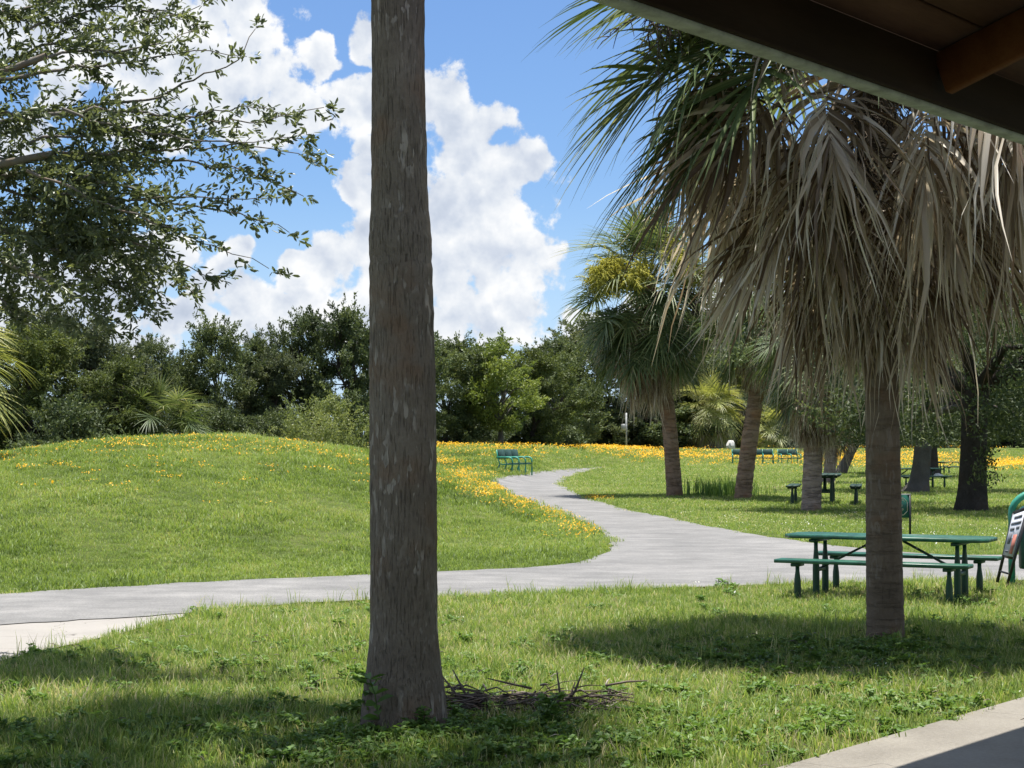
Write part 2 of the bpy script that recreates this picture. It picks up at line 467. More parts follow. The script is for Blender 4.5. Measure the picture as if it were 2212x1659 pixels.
def ground_mat():
    m, nt, out = new_mat('lawn_ground')
    pos = nd(nt, 'ShaderNodeNewGeometry').outputs['Position']
    fl = nd(nt, 'ShaderNodeAttribute', attribute_name='flower').outputs['Fac']
    bare = nd(nt, 'ShaderNodeAttribute', attribute_name='bare').outputs['Fac']
    n1 = noise(nt, pos, 0.35, 4); n2 = noise(nt, pos, 2.3, 5); n3 = noise(nt, pos, 30.0, 4, 0.7)
    st = nd(nt, 'ShaderNodeMapping', {'Vector': pos, 'Scale': (1, 0.35, 1)}).outputs[0]
    n4 = noise(nt, st, 9.0, 4, 0.7)
    v = math_(nt, 'ADD', math_(nt, 'MULTIPLY', n1, 0.45), math_(nt, 'ADD', math_(nt, 'MULTIPLY', n2, 0.3), math_(nt, 'MULTIPLY', math_(nt, 'ADD', n3, n4), 0.19)))
    col = ramp(nt, v, [(0.28, (0.035, 0.05, 0.014)), (0.45, (0.065, 0.092, 0.022)), (0.58, (0.10, 0.132, 0.034)), (0.75, (0.17, 0.17, 0.07))])
    soil = ramp(nt, n3, [(0.3, (0.05, 0.04, 0.028)), (0.7, (0.19, 0.155, 0.115))])
    col = mixc(nt, math_(nt, 'MULTIPLY', bare, 0.9), col, soil)
    vo = nd(nt, 'ShaderNodeTexVoronoi', {'Vector': pos, 'Scale': 7.0, 'Randomness': 1.0})
    sp = math_(nt, 'LESS_THAN', vo.outputs['Distance'], math_(nt, 'MULTIPLY', math_(nt, 'MULTIPLY', fl, fl), 0.42))
    ncl = sstep(nt, noise(nt, pos, 1.1, 3), 0.36, 0.56)
    sp = math_(nt, 'MULTIPLY', sp, ncl)
    yel = ramp(nt, nd(nt, 'ShaderNodeTexVoronoi', {'Vector': pos, 'Scale': 7.0}).outputs['Color'], [(0.0, (0.50, 0.30, 0.02)), (1.0, (0.78, 0.56, 0.06))])
    col = mixc(nt, math_(nt, 'MULTIPLY', sp, 0.85), col, yel)
    principled(nt, out, col, 0.9, 0.1, bump(nt, math_(nt, 'ADD', n3, n4), 0.8, 0.08))
    return m


def asphalt_mat():
    m, nt, out = new_mat('worn_asphalt')
    pos = nd(nt, 'ShaderNodeNewGeometry').outputs['Position']
    n1 = noise(nt, pos, 0.5, 4); n2 = noise(nt, pos, 36.0, 4, 0.85)
    st = nd(nt, 'ShaderNodeMapping', {'Vector': pos, 'Scale': (0.7, 1.0, 1)}).outputs[0]
    n3 = noise(nt, st, 2.2, 6, 0.65)
    v = math_(nt, 'ADD', math_(nt, 'MULTIPLY', n1, 0.35), math_(nt, 'ADD', math_(nt, 'MULTIPLY', n3, 0.45), math_(nt, 'MULTIPLY', n2, 0.4)))
    col = ramp(nt, v, [(0.40, (0.115, 0.114, 0.112)), (0.58, (0.188, 0.185, 0.18)), (0.76, (0.285, 0.277, 0.267))])
    vo = nd(nt, 'ShaderNodeTexVoronoi', {'Vector': pos, 'Scale': 55.0})
    col = mixc(nt, sstep(nt, vo.outputs['Distance'], 0.1, 0.5, 0.6, 0.0), col, (0.09, 0.088, 0.086))
    principled(nt, out, col, 0.9, 0.15, bump(nt, n2, 0.6, 0.008))
    return m


def concrete_mat(name, a, b):
    m, nt, out = new_mat(name)
    pos = nd(nt, 'ShaderNodeNewGeometry').outputs['Position']
    n1 = noise(nt, pos, 1.4, 5); n2 = noise(nt, pos, 40.0, 4, 0.75)
    v = math_(nt, 'ADD', math_(nt, 'MULTIPLY', n1, 0.6), math_(nt, 'MULTIPLY', n2, 0.4))
    col = ramp(nt, v, [(0.3, a), (0.7, b)])
    ck = nd(nt, 'ShaderNodeTexVoronoi', {'Vector': vmath(nt, 'ADD', pos, vmath(nt, 'SCALE', nd(nt, 'ShaderNodeTexNoise', {'Vector': pos, 'Scale': 2.0}).outputs['Color'])), 'Scale': 0.55}, feature='DISTANCE_TO_EDGE')
    cr = sstep(nt, ck.outputs['Distance'], 0.0, 0.006, 1.0, 0.0)
    col = mixc(nt, math_(nt, 'MULTIPLY', cr, 0.7), col, (0.09, 0.08, 0.07))
    principled(nt, out, col, 0.9, 0.2, bump(nt, n2, 0.5, 0.006))
    return m


def paint_mat(name, col, rough=0.4, spec=0.5, wear=0.15, dark=None):
    m, nt, out = new_mat(name)
    tcn = nd(nt, 'ShaderNodeTexCoord').outputs['Object']
    n1 = noise(nt, tcn, 6.0, 5, 0.65); n2 = noise(nt, tcn, 45.0, 3)
    dark = dark or tuple(c * 0.55 for c in col)
    c = ramp(nt, n1, [(0.35, dark), (0.55, col), (0.8, tuple(min(1, x * 1.25) for x in col))])
    r = nd(nt, 'ShaderNodeMapRange', {0: n1, 3: rough - 0.1, 4: rough + wear}).outputs[0]
    principled(nt, out, c, r, spec, bump(nt, n2, 0.15, 0.003))
    return m


def wood_mat(name, a, b, c):
    m, nt, out = new_mat(name)
    tcn = nd(nt, 'ShaderNodeTexCoord').outputs['Object']
    oi = nd(nt, 'ShaderNodeObjectInfo').outputs['Random']
    off = vmath(nt, 'ADD', tcn, nd(nt, 'ShaderNodeCombineXYZ', {0: math_(nt, 'MULTIPLY', oi, 40), 1: math_(nt, 'MULTIPLY', oi, 17)}).outputs[0])
    st = nd(nt, 'ShaderNodeMapping', {'Vector': off, 'Scale': (0.12, 1, 1)}).outputs[0]
    n1 = noise(nt, st, 9.0, 5, 0.6); n2 = noise(nt, st, 90.0, 3, 0.6); n3 = noise(nt, off, 1.2, 3)
    v = math_(nt, 'ADD', math_(nt, 'MULTIPLY', n1, 0.5), math_(nt, 'ADD', math_(nt, 'MULTIPLY', n2, 0.25), math_(nt, 'MULTIPLY', n3, 0.3)))
    col = ramp(nt, v, [(0.32, a), (0.52, b), (0.72, c)])
    vo = nd(nt, 'ShaderNodeTexVoronoi', {'Vector': nd(nt, 'ShaderNodeMapping', {'Vector': off, 'Scale': (0.6, 1, 1)}).outputs[0], 'Scale': 1.6})
    col = mixc(nt, sstep(nt, vo.outputs['Distance'], 0.02, 0.05, 0.8, 0.0), col, tuple(x * 0.25 for x in a))
    principled(nt, out, col, 0.8, 0.12, bump(nt, n2, 0.25, 0.003))
    return m


M_ground = ground_mat()
M_asphalt = asphalt_mat()
M_slab = concrete_mat('pavilion_concrete', (0.21, 0.19, 0.16), (0.38, 0.35, 0.30))
M_pad = concrete_mat('pale_concrete', (0.25, 0.235, 0.215), (0.33, 0.31, 0.285))
M_green = paint_mat('dark_green_coated_metal', (0.008, 0.06, 0.034), 0.4)
M_green_top = paint_mat('green_table_boards', (0.022, 0.11, 0.068), 0.32, 0.55)
M_bench = paint_mat('dull_green_boards', (0.03, 0.085, 0.068), 0.5)
M_teal = paint_mat('teal_painted_steel', (0.04, 0.30, 0.21), 0.35, 0.55)
M_bin = paint_mat('bin_green_body', (0.014, 0.09, 0.06), 0.45)
M_black = paint_mat('black_steel', (0.018, 0.018, 0.02), 0.4)
M_dkgreen = paint_mat('almost_black_green_metal', (0.012, 0.045, 0.028), 0.5)
M_sign_green = paint_mat('sign_green', (0.012, 0.10, 0.075), 0.45)
M_cream = paint_mat('cream_lettering', (0.55, 0.52, 0.38), 0.6)
M_white = paint_mat('white_print', (0.50, 0.52, 0.57), 0.5, dark=(0.4, 0.42, 0.47))
M_ink = paint_mat('dark_print', (0.14, 0.15, 0.17), 0.6)
M_red = paint_mat('red_print', (0.50, 0.17, 0.12), 0.6)
M_galv = paint_mat('grey_steel', (0.42, 0.43, 0.42), 0.45)
M_drip = paint_mat('weathered_drip_edge', (0.42, 0.46, 0.40), 0.6, 0.3)
M_rock = paint_mat('white_rock', (0.7, 0.68, 0.64), 0.8, 0.1)
M_oldwood = wood_mat('grey_old_boards', (0.14, 0.12, 0.10), (0.25, 0.22, 0.19), (0.36, 0.32, 0.28))
M_roofwood = wood_mat('stained_roof_boards', (0.055, 0.027, 0.013), (0.095, 0.049, 0.024), (0.13, 0.07, 0.036))
M_rafter = wood_mat('stained_rafter', (0.085, 0.030, 0.012), (0.14, 0.052, 0.021), (0.18, 0.075, 0.033))
M_fascia = wood_mat('dark_fascia', (0.016, 0.008, 0.005), (0.027, 0.0145, 0.0085), (0.038, 0.021, 0.013))
M_shingle = paint_mat('roof_shingle', (0.16, 0.15, 0.14), 0.9, 0.1)

# ------------------------------------------------------------------ flower density on the ground (world points seen at traced places)
FLOWERS = [  # (x, y, half width, half height, peak) in the traced picture
    (1265, 1140, 60, 22, 0.55), (1195, 1105, 60, 18, 1.0), (1120, 1082, 60, 18, 1.0), (1050, 1060, 55, 18, 1.0),
    (990, 1030, 60, 20, 0.95), (930, 1000, 70, 18, 0.65), (1000, 1050, 50, 14, 0.7),
    (200, 965, 240, 22, 0.32), (450, 960, 170, 24, 0.32), (640, 975, 110, 24, 0.40), (740, 1005, 70, 26, 0.36),
    (60, 1000, 130, 26, 0.24), (480, 1010, 420, 70, 0.10), (560, 1020, 240, 50, 0.12), (860, 1050, 60, 60, 0.2), (250, 1000, 260, 40, 0.14),
    (900, 966, 170, 7, 0.75), (1080, 970, 150, 9, 0.5), (1150, 985, 130, 10, 0.28), (780, 962, 90, 7, 0.6),
    (1340, 972, 120, 8, 0.95), (1440, 984, 150, 10, 1.0), (1560, 988, 130, 10, 0.9), (1250, 968, 60, 6, 0.7),
    (1700, 990, 120, 12, 0.9), (1840, 990, 130, 14, 1.0), (1990, 990, 130, 16, 1.0), (2180, 1000, 110, 14, 1.0), (2330, 1005, 120, 14, 0.9),
    (1290, 1079, 30, 5, 0.9)]


def flower_density(X, Y, Z):
    px, py = project(X, Y, Z)
    d = np.zeros_like(px)
    for (cx, cy, rx, ry, k) in FLOWERS:
        d = np.maximum(d, k * np.exp(-1.1 * (((px - cx) / rx) ** 2 + ((py - cy) / ry) ** 2)))
    d = np.where(Y < 8, 0, d)
    return d


BARE = [(900, 1575, 120, 26, 0.9), (1100, 1535, 170, 26, 0.9), (1710, 1640, 110, 22, 0.8), (650, 1590, 90, 16, 0.6),
        (480, 1560, 120, 14, 0.35), (1330, 1600, 140, 20, 0.45)]


def bare_density(X, Y, Z):
    px, py = project(X, Y, Z)
    d = np.zeros_like(px)
    for (cx, cy, rx, ry, k) in BARE:
        d = np.maximum(d, k * np.exp(-1.0 * (((px - cx) / rx) ** 2 + ((py - cy) / ry) ** 2)))
    return np.where(Y < 8, 0, d)


# ------------------------------------------------------------------ ground
xs = np.concatenate([-np.geomspace(3000, 62, 18), np.arange(-60, 60.01, 0.5), np.geomspace(62, 3000, 18)])
ys = np.concatenate([-np.geomspace(600, 22, 10), np.arange(-20, 8, 2.0), np.arange(8, 34, 0.4), np.arange(34, 180.1, 0.75), np.geomspace(182, 5000, 22)])
GX, GY = np.meshgrid(xs, ys)
GZ = terrain(GX, GY)
nx, ny = len(xs), len(ys)
idx = np.arange(nx * ny).reshape(ny, nx)
quads = np.stack([idx[:-1, :-1], idx[:-1, 1:], idx[1:, 1:], idx[1:, :-1]], -1).reshape(-1, 4)
GV = np.stack([GX, GY, GZ], -1).reshape(-1, 3)
gme = mesh_np('ground', GV, quads, smooth_=True)
fa = gme.attributes.new('flower', 'FLOAT', 'POINT'); fa.data.foreach_set('value', flower_density(GV[:, 0], np.maximum(GV[:, 1], 1), GV[:, 2]).astype(np.float32) * (GV[:, 1] > 8))
ba = gme.attributes.new('bare', 'FLOAT', 'POINT'); ba.data.foreach_set('value', bare_density(GV[:, 0], np.maximum(GV[:, 1], 1), GV[:, 2]).astype(np.float32) * (GV[:, 1] > 8))
ground = obj('ground', gme, M_ground); kind(ground, 'structure')

# ------------------------------------------------------------------ path, concrete pad, slab
rng = np.random.default_rng(7)


def edge_world(pts, n):
    W = np.array([gp(x, y)[:2] for x, y in pts])
    t = np.linspace(0, 1, len(W)); tt = np.linspace(0, 1, n)
    # smooth through the points (Catmull-Rom)
    out = []
    m = len(W) - 1
    for q in tt:
        f = q * m; i = min(int(f), m - 1); u = f - i
        p0, p1, p2, p3 = W[max(i - 1, 0)], W[i], W[i + 1], W[min(i + 2, m)]
        out.append(0.5 * (2 * p1 + (p2 - p0) * u + (2 * p0 - 5 * p1 + 4 * p2 - p3) * u * u + (3 * p1 - p0 - 3 * p2 + p3) * u ** 3))
    return np.array(out)


def strip(name, A, B, mat, dz, jit=0.0, cross=8):
    A = A + rng.normal(0, jit, A.shape); B = B + rng.normal(0, jit, B.shape)
    n = len(A); V = []
    for k in range(cross + 1):
        V.append(A + (B - A) * k / cross)
    V = np.stack(V, 1).reshape(-1, 2)
    Z = terrain(V[:, 0], V[:, 1]) + dz
    ii = np.arange(n * (cross + 1)).reshape(n, cross + 1)
    q = np.stack([ii[:-1, :-1], ii[:-1, 1:], ii[1:, 1:], ii[1:, :-1]], -1).reshape(-1, 4)
    me = mesh_np(name, np.column_stack([V, Z]), q, smooth_=True)
    bm = bmesh.new(); bm.from_mesh(me); bmesh.ops.recalc_face_normals(bm, faces=bm.faces)
    if sum(f.normal.z for f in bm.faces) < 0: bmesh.ops.reverse_faces(bm, faces=bm.faces)
    bm.to_mesh(me); bm.free()
    return obj(name, me, mat), np.concatenate([A, B[::-1]])


main_far = edge_world([(-1200, 1355), (-400, 1310), (0, 1287), (400, 1263), (800, 1244), (1100, 1231), (1300, 1216), (1520, 1208), (1750, 1204), (2000, 1202), (2212, 1201), (2500, 1200)], 90)
main_near = edge_world([(-1200, 1490), (-400, 1390), (0, 1354), (300, 1337), (560, 1312), (900, 1295), (1200, 1284), (1500, 1272), (1750, 1264), (2000, 1259), (2212, 1257), (2500, 1255)], 90)
path_main, poly_main = strip('footpath', main_far, main_near, M_asphalt, 0.022, 0.04)
kind(path_main, 'structure')
br_left = edge_world([(1180, 1231), (1270, 1211), (1316, 1190), (1318, 1172), (1278, 1140), (1210, 1108), (1140, 1085), (1085, 1062), (1060, 1045), (1066, 1036), (1100, 1028), (1160, 1019), (1230, 1012.5), (1300, 1009)], 90)
br_right = edge_world([(2100, 1203), (1900, 1191), (1700, 1167), (1560, 1144), (1450, 1121), (1360, 1103), (1280, 1081), (1240, 1063), (1218, 1050), (1214, 1043), (1222, 1036), (1240, 1029), (1266, 1020), (1310, 1011)], 90)
path_branch, poly_branch = strip('curving_footpath', br_left, br_right, M_asphalt, 0.018, 0.04)
kind(path_branch, 'structure')
pad_far = edge_world([(-1200, 1480), (-400, 1380), (0, 1346), (200, 1336), (400, 1326)], 30)
pad_near = edge_world([(-1200, 1760), (-400, 1540), (0, 1432), (200, 1385), (398, 1336)], 30)
pad, poly_pad = strip('concrete_apron', pad_far, pad_near, M_pad, 0.014, 0.01)
kind(pad, 'structure')

EAVE = np.array([[0.43, 7.34], [3.22, 10.74]]) * 0.975
EAVE = EAVE + np.array([0.773, -0.635]) * 0.10
ed = EAVE[1] - EAVE[0]; ed /= np.linalg.norm(ed)
nin = np.array([ed[1], -ed[0]])                      # into the pavilion
EH = 3.60                                            # height of the eave's lower edge
slab_o = np.array([1.50, 9.16])                      # a point on the slab's outer edge
L0, L1 = -26.0, 14.0
slab_pts = [slab_o + ed * L0, slab_o + ed * L1, slab_o + ed * L1 + nin * 13, slab_o + ed * L0 + nin * 13]
sb = MB(); sb.prism([tuple(p) for p in slab_pts], -0.15, 0.045)
me = sb.mesh('pavilion_floor')
bm = bmesh.new(); bm.from_mesh(me); bmesh.ops.recalc_face_normals(bm, faces=bm.faces)
bmesh.ops.bevel(bm, geom=bm.edges[:], offset=0.012, segments=2, affect='EDGES'); bm.to_mesh(me); bm.free()
slab = obj('pavilion_floor', me, M_slab); kind(slab, 'structure')
poly_slab = np.array(slab_pts)


def inside(poly, X, Y):
    c = np.zeros(len(X), bool); n = len(poly); j = n - 1
    for i in range(n):
        xi, yi = poly[i]; xj, yj = poly[j]
        k = ((yi > Y) != (yj > Y))
        with np.errstate(divide='ignore', invalid='ignore'):
            c ^= k & (X < (xj - xi) * (Y - yi) / (yj - yi + 1e-12) + xi)
        j = i
    return c


def paved(X, Y, pad_=True):
    return inside(poly_main, X, Y) | inside(poly_branch, X, Y) | inside(poly_pad, X, Y) | inside(poly_slab, X, Y)


# ------------------------------------------------------------------ pavilion
pav = thing('pavilion', 'dark wooden shelter roof with brown rafter overhead at upper right', 'shelter', (float(slab_o[0]), float(slab_o[1]), 0.045))
PL = np.array([slab_o[0], slab_o[1], 0.045])
ang_e = math.atan2(ed[1], ed[0])
TP = math.tan(R(19)); CP = math.cos(R(19))


def eave_pt(l, s, z):  # along the eave, inward, height above the eave edge
    p = EAVE[0] + ed * l + nin * s
    return Vector((p[0] - PL[0], p[1] - PL[1], EH + z - PL[2]))


rotm = Matrix(((ed[0], nin[0], 0), (ed[1], nin[1], 0), (0, 0, 1)))         # columns: along, inward, up
pitch_m = Matrix(((1, 0, 0), (0, CP, -math.sin(R(19))), (0, math.sin(R(19)), CP)))
roof_rot = rotm @ pitch_m
q_roof = roof_rot.to_quaternion(); q_flat = rotm.to_quaternion()
if rotm.determinant() < 0: pass
RL0, RL1 = -24.0, 13.0
LM, LL = (RL0 + RL1) / 2, RL1 - RL0


def roof_box(name, l, s, w_l, w_s, th, dz, mat, flat=False):
    mb = MB()
    c = eave_pt(l, s, dz)
    V = np.array([[x, y, z] for x in (-w_l / 2, w_l / 2) for y in (-w_s / 2, w_s / 2) for z in (-th / 2, th / 2)])
    b = MB(); b.box((0, 0, 0), (w_l, w_s, th), None, min(0.008, th / 4))
    o = obj(name, b, mat, pav)
    m = (rotm if flat else roof_rot).to_4x4(); m.translation = c
    o.matrix_local = m
    return o


RB = 0.27                                            # height of rafter top above the eave edge at the fascia
bw = 0.29
for k in range(15):
    s = 0.01 + bw * (k + 0.5)
    roof_box('roof_board', LM, s * CP, LL, bw - 0.014, 0.035, RB + 0.02 + s * math.sin(R(19)), M_roofwood)
# sheathing and shingles above the boards, one sheet
SLEN = 15 * bw + 0.3
roof_box('shingle_sheet', LM, (SLEN / 2 - 0.1) * CP, LL, SLEN, 0.03, RB + 0.058 + (SLEN / 2 - 0.1) * math.sin(R(19)), M_shingle)
rl = 15 * bw
# rafters sit below the boards; the one in view meets the eave near the right side of the picture
l_view = None
best = 1e9
for l in np.arange(0, 6, 0.01):
    p = eave_pt(l, 0.05, 0.03) + Vector(PL)
    px, py = project(np.array([p.x]), np.array([p.y]), np.array([p.z]))
    if abs(px[0] - 2032) < best: best = abs(px[0] - 2032); l_view = l
for k in range(-7, 3):
    l = l_view + k * 3.9
    if l < RL0 + 0.3 or l > RL1 - 0.3: continue
    roof_box('rafter', l, (0.06 + rl / 2) * CP, 0.075, rl, 0.235, RB - 0.124 + (0.03 + rl / 2) * math.sin(R(19)), M_rafter)
# fascia behind a metal drip edge
o = roof_box('fascia_board', LM, 0.022, LL, 0.04, 0.30, 0.15, M_fascia, True)
o = roof_box('drip_edge', LM, -0.048, LL, 0.096, 0.05, 0.006, M_drip, True)
o = roof_box('drip_edge', LM, -0.102, LL, 0.012, 0.36, 0.17, M_drip, True)
# the far half of the roof comes down on the other side, with posts under the ridge beams
for k in range(15):
    s = rl + bw * (k + 0.5)
    o = roof_box('roof_board', LM, (0.06 + s) * CP, LL, bw - 0.014, 0.035, RB + 0.02 + (2 * rl - s) * math.sin(R(19)), M_roofwood)
    m = (rotm @ pitch_m.transposed()).to_4x4(); m.translation = o.location.copy(); o.matrix_local = m
o = roof_box('shingle_sheet', LM, (0.06 + rl * 1.5) * CP, LL, rl + 0.3, 0.03, RB + 0.075 + (rl / 2) * math.sin(R(19)), M_shingle)
m = (rotm @ pitch_m.transposed()).to_4x4(); m.translation = o.location.copy(); o.matrix_local = m
for l in (-22, -14.5, -7.2, 11.4):
    for s in (1.0, 2 * rl * CP - 0.9):
        roof_box('post', l, s, 0.15, 0.15, EH + 0.12, -EH / 2 + 0.12, M_fascia, True)


# ------------------------------------------------------------------ palms
def frond_mesh(name, phi, seed, dead=False, petiole=1.05, blade=1.1, nseg=38, wide=0.042):
    rg = random.Random(seed)
    P_ = Vector((0, 0, 0)); T = Vector((math.cos(phi), 0, math.sin(phi)))
    pts = [P_.copy()]
    sag = 0.05 if not dead else 0.16
    steps = 6
    for i in range(steps):
        T = (T + Vector((0, rg.uniform(-.02, .02), -sag * (0.4 + i / steps)))).normalized()
        P_ = P_ + T * petiole / steps; pts.append(P_.copy())
    mb = MB()
    mb.tube(pts, [0.030, 0.022, 0.017, 0.014, 0.012, 0.011, 0.010], 4, True, 0.75 if not dead else 0.55)
    # costa
    roll = rg.uniform(-0.35, 0.35) if not dead else rg.uniform(-1.2, 1.2)
    Sv = Vector((0, 1, 0)); Nv = T.cross(Sv) * -1
    Sv = (Sv * math.cos(roll) + Nv * math.sin(roll)).normalized()
    costa = [P_.copy()]; ct = [T.copy()]
    Tc = T.copy()
    for i in range(6):
        Tc = (Tc + Vector((0, 0, -0.16 if not dead else -0.25))).normalized()
        costa.append(costa[-1] + Tc * (0.42 * blade / 6)); ct.append(Tc.copy())
    if not dead: mb.tube(costa, [0.009, 0.008, 0.007, 0.006, 0.005, 0.004, 0.003], 4, False, 0.9)
    thm = R(150) if not dead else R(95)
    for k in range(nseg):
        f = (k + 0.5) / nseg * 2 - 1
        th = f * thm + rg.uniform(-.03, .03)
        ca = (1 - abs(f)) * 6; i0 = min(int(ca), 5); fr = ca - i0
        base = costa[i0].lerp(costa[i0 + 1], fr); Tl = ct[i0].lerp(ct[i0 + 1], fr).normalized()
        Nn = Sv.cross(Tl).normalized() * -1
        if Nn.z < 0: Nn = -Nn
        cup = 0.18 + rg.uniform(-.12, .12)
        d = (Tl * math.cos(th) + Sv * math.sin(th) + Nn * cup * (1 if not dead else rg.uniform(-3.0, 3.0))).normalized()
        ln = blade * (0.72 + 0.22 * math.cos(th)) * rg.uniform(0.88, 1.08)
        if dead: ln *= rg.uniform(0.75, 1.15)
        st = 6
        p = base.copy(); path = [p.copy()]; dirs = [d.copy()]
        g0 = (0.035 if not dead else 0.31) * rg.uniform(0.3, 1.75)
        for i in range(st):
            gk = g0 + (0.17 if not dead else 0.1) * (i / st) ** 2 * rg.uniform(0.5, 1.6)
            jit = 0.025 if not dead else 0.17
            d = (d + Vector((rg.uniform(-jit, jit), rg.uniform(-jit, jit), -gk))).normalized()
            p = p + d * ln / st; path.append(p.copy()); dirs.append(d.copy())
        w0 = wide * rg.uniform(0.85, 1.15) * (1.0 if not dead else rg.uniform(0.45, 1.15))
        prof = [0.45, 0.95, 1.0, 0.82, 0.55, 0.28, 0.03]
        V = []; fold = (0.35 if not dead else 0.6)
        tw = 0 if not dead else rg.uniform(-0.7, 0.7)
        sv = (Sv * math.cos(th) - Tl * math.sin(th))
        for i, (q, dd) in enumerate(zip(path, dirs)):
            side = sv - dd * sv.dot(dd)
            if side.length < 1e-3: side = dd.cross(Vector((0, 0, 1)))
            side.normalize()
            nn = dd.cross(side)
            a = tw * i
            side2 = side * math.cos(a) + nn * math.sin(a); nn2 = nn * math.cos(a) - side * math.sin(a)
            h = w0 * prof[i] / 2
            V += [q - side2 * h + nn2 * h * fold, q.copy(), q + side2 * h + nn2 * h * fold]
        Fc = []
        for i in range(st):
            a = i * 3
            Fc += [[a, a + 1, a + 4, a + 3], [a + 1, a + 2, a + 5, a + 4]]
        rr = np.repeat(np.clip(rg.gauss(0.42, 0.15 if not dead else 0.30) + np.linspace(-0.05, 0.22 if not dead else 0.1, st + 1), 0, 1), 3)
        mb.add(np.array([v[:] for v in V]), Fc, rr)
    return mb.mesh(name)


LIVE_PHI = [82, 65, 50, 35, 20, 5, -12, -28, -45]
DEAD_PHI = [5, -20, -42, -62, -80]
live_meshes = {}; dead_meshes = {}
for a in LIVE_PHI: live_meshes[a] = [frond_mesh('frond', R(a), 100 + a * 7 + s) for s in range(2)]
for a in DEAD_PHI: dead_meshes[a] = [frond_mesh('dead_frond', R(a), 900 + a * 7 + s, True, petiole=1.0, blade=1.05, nseg=40, wide=0.036) for s in range(3)]
for ms in live_meshes.values():
    for m_ in ms: m_.materials.append(M_frond)
bright_meshes = {}
for a, ms in live_meshes.items():
    bright_meshes[a] = []
    for m_ in ms:
        c = m_.copy(); c.materials.clear(); c.materials.append(M_frond_bright); bright_meshes[a].append(c)
for ms in dead_meshes.values():
    for m_ in ms: m_.materials.append(M_dead)


def nearest(lst, a): return min(lst, key=lambda q: abs(q - a))


def palm_trunk(pts, rads, mat, parent, n=22, seed=0, ringy=0.02, name='trunk', lump=0.02):
    rg = np.random.default_rng(seed)
    pts = np.array([p[:] for p in pts], float); rads = np.array(rads, float)
    t = np.linspace(0, 1, len(pts)); L = np.linalg.norm(pts[-1] - pts[0]); m = max(24, int(L * 22))
    tt = np.linspace(0, 1, m)
    C = np.stack([np.interp(tt, t, pts[:, i]) for i in range(3)], -1)
    k = max(1, m // 12)
    if k > 1:  # soften the kinks
        Cp = np.pad(C, ((k, k), (0, 0)), mode='reflect', reflect_type='odd')
        C = np.stack([np.convolve(Cp[:, i], np.ones(2 * k + 1) / (2 * k + 1), 'valid') for i in range(3)], -1)
    rr = np.interp(tt, t, rads)
    th = np.arange(n) / n * 2 * math.pi
    ph = rg.uniform(0, 6.28, (6, 2))
    V = []
    for i in range(m):
        z = tt[i] * L
        lumpv = sum(np.sin(th * (j + 1) + ph[j, 0] + z * (0.6 + 0.7 * j)) / (j + 1.5) for j in range(5)) * lump
        r = rr[i] * (1 + lumpv + ringy * rg.normal(0, 0.7)) + rg.normal(0, ringy * 0.12 * rr[i], n)
        V.append(np.stack([C[i, 0] + r * np.cos(th), C[i, 1] + r * np.sin(th), np.full(n, C[i, 2])], -1))
    V = np.concatenate(V)
    ii = np.arange(m * n).reshape(m, n)
    q = np.stack([ii[:-1], np.roll(ii[:-1], -1, 1), np.roll(ii[1:], -1, 1), ii[1:]], -1).reshape(-1, 4)
    return obj(name, mesh_np(name, V, q, smooth_=True), mat, parent)


def crown(parent, top, n_live, n_dead, scale, seed, phis=(80, -40), skirt=1.2, live=live_meshes, tr=0.17, dphi=(-25, -80), spread=0.6, dscale=1.0):
    rg = random.Random(seed); top = Vector(top)
    for k in range(n_live):
        f = (k + 0.5) / n_live
        phi = phis[0] + (phis[1] - phis[0]) * f ** 0.85 + rg.uniform(-8, 8)
        az_ = k * 2.39996 + rg.uniform(-0.25, 0.25)
        a = nearest(LIVE_PHI, phi)
        b = top + Vector((math.cos(az_) * tr * 0.6, math.sin(az_) * tr * 0.6, 0.25 - spread * f))
        s = scale * rg.uniform(0.85, 1.1) * (0.85 if phi > 60 else 1)
        obj('frond', rg.choice(live[a]), None, parent, b, (rg.uniform(-.15, .15), rg.uniform(-.1, .1), az_), s)
    for k in range(n_dead):
        f = (k + 0.5) / max(1, n_dead)
        phi = dphi[0] + (dphi[1] - dphi[0]) * f + rg.uniform(-12, 12)
        az_ = k * 2.39996 + 1.1 + rg.uniform(-0.4, 0.4)
        a = nearest(DEAD_PHI, phi)
        b = top + Vector((math.cos(az_) * tr, math.sin(az_) * tr, -0.35 - skirt * f))
        s = scale * dscale * rg.uniform(0.8, 1.1)
        obj('dead_frond', rg.choice(dead_meshes[a]), None, parent, b, (rg.uniform(-.15, .15), rg.uniform(-.15, .15), az_), s)


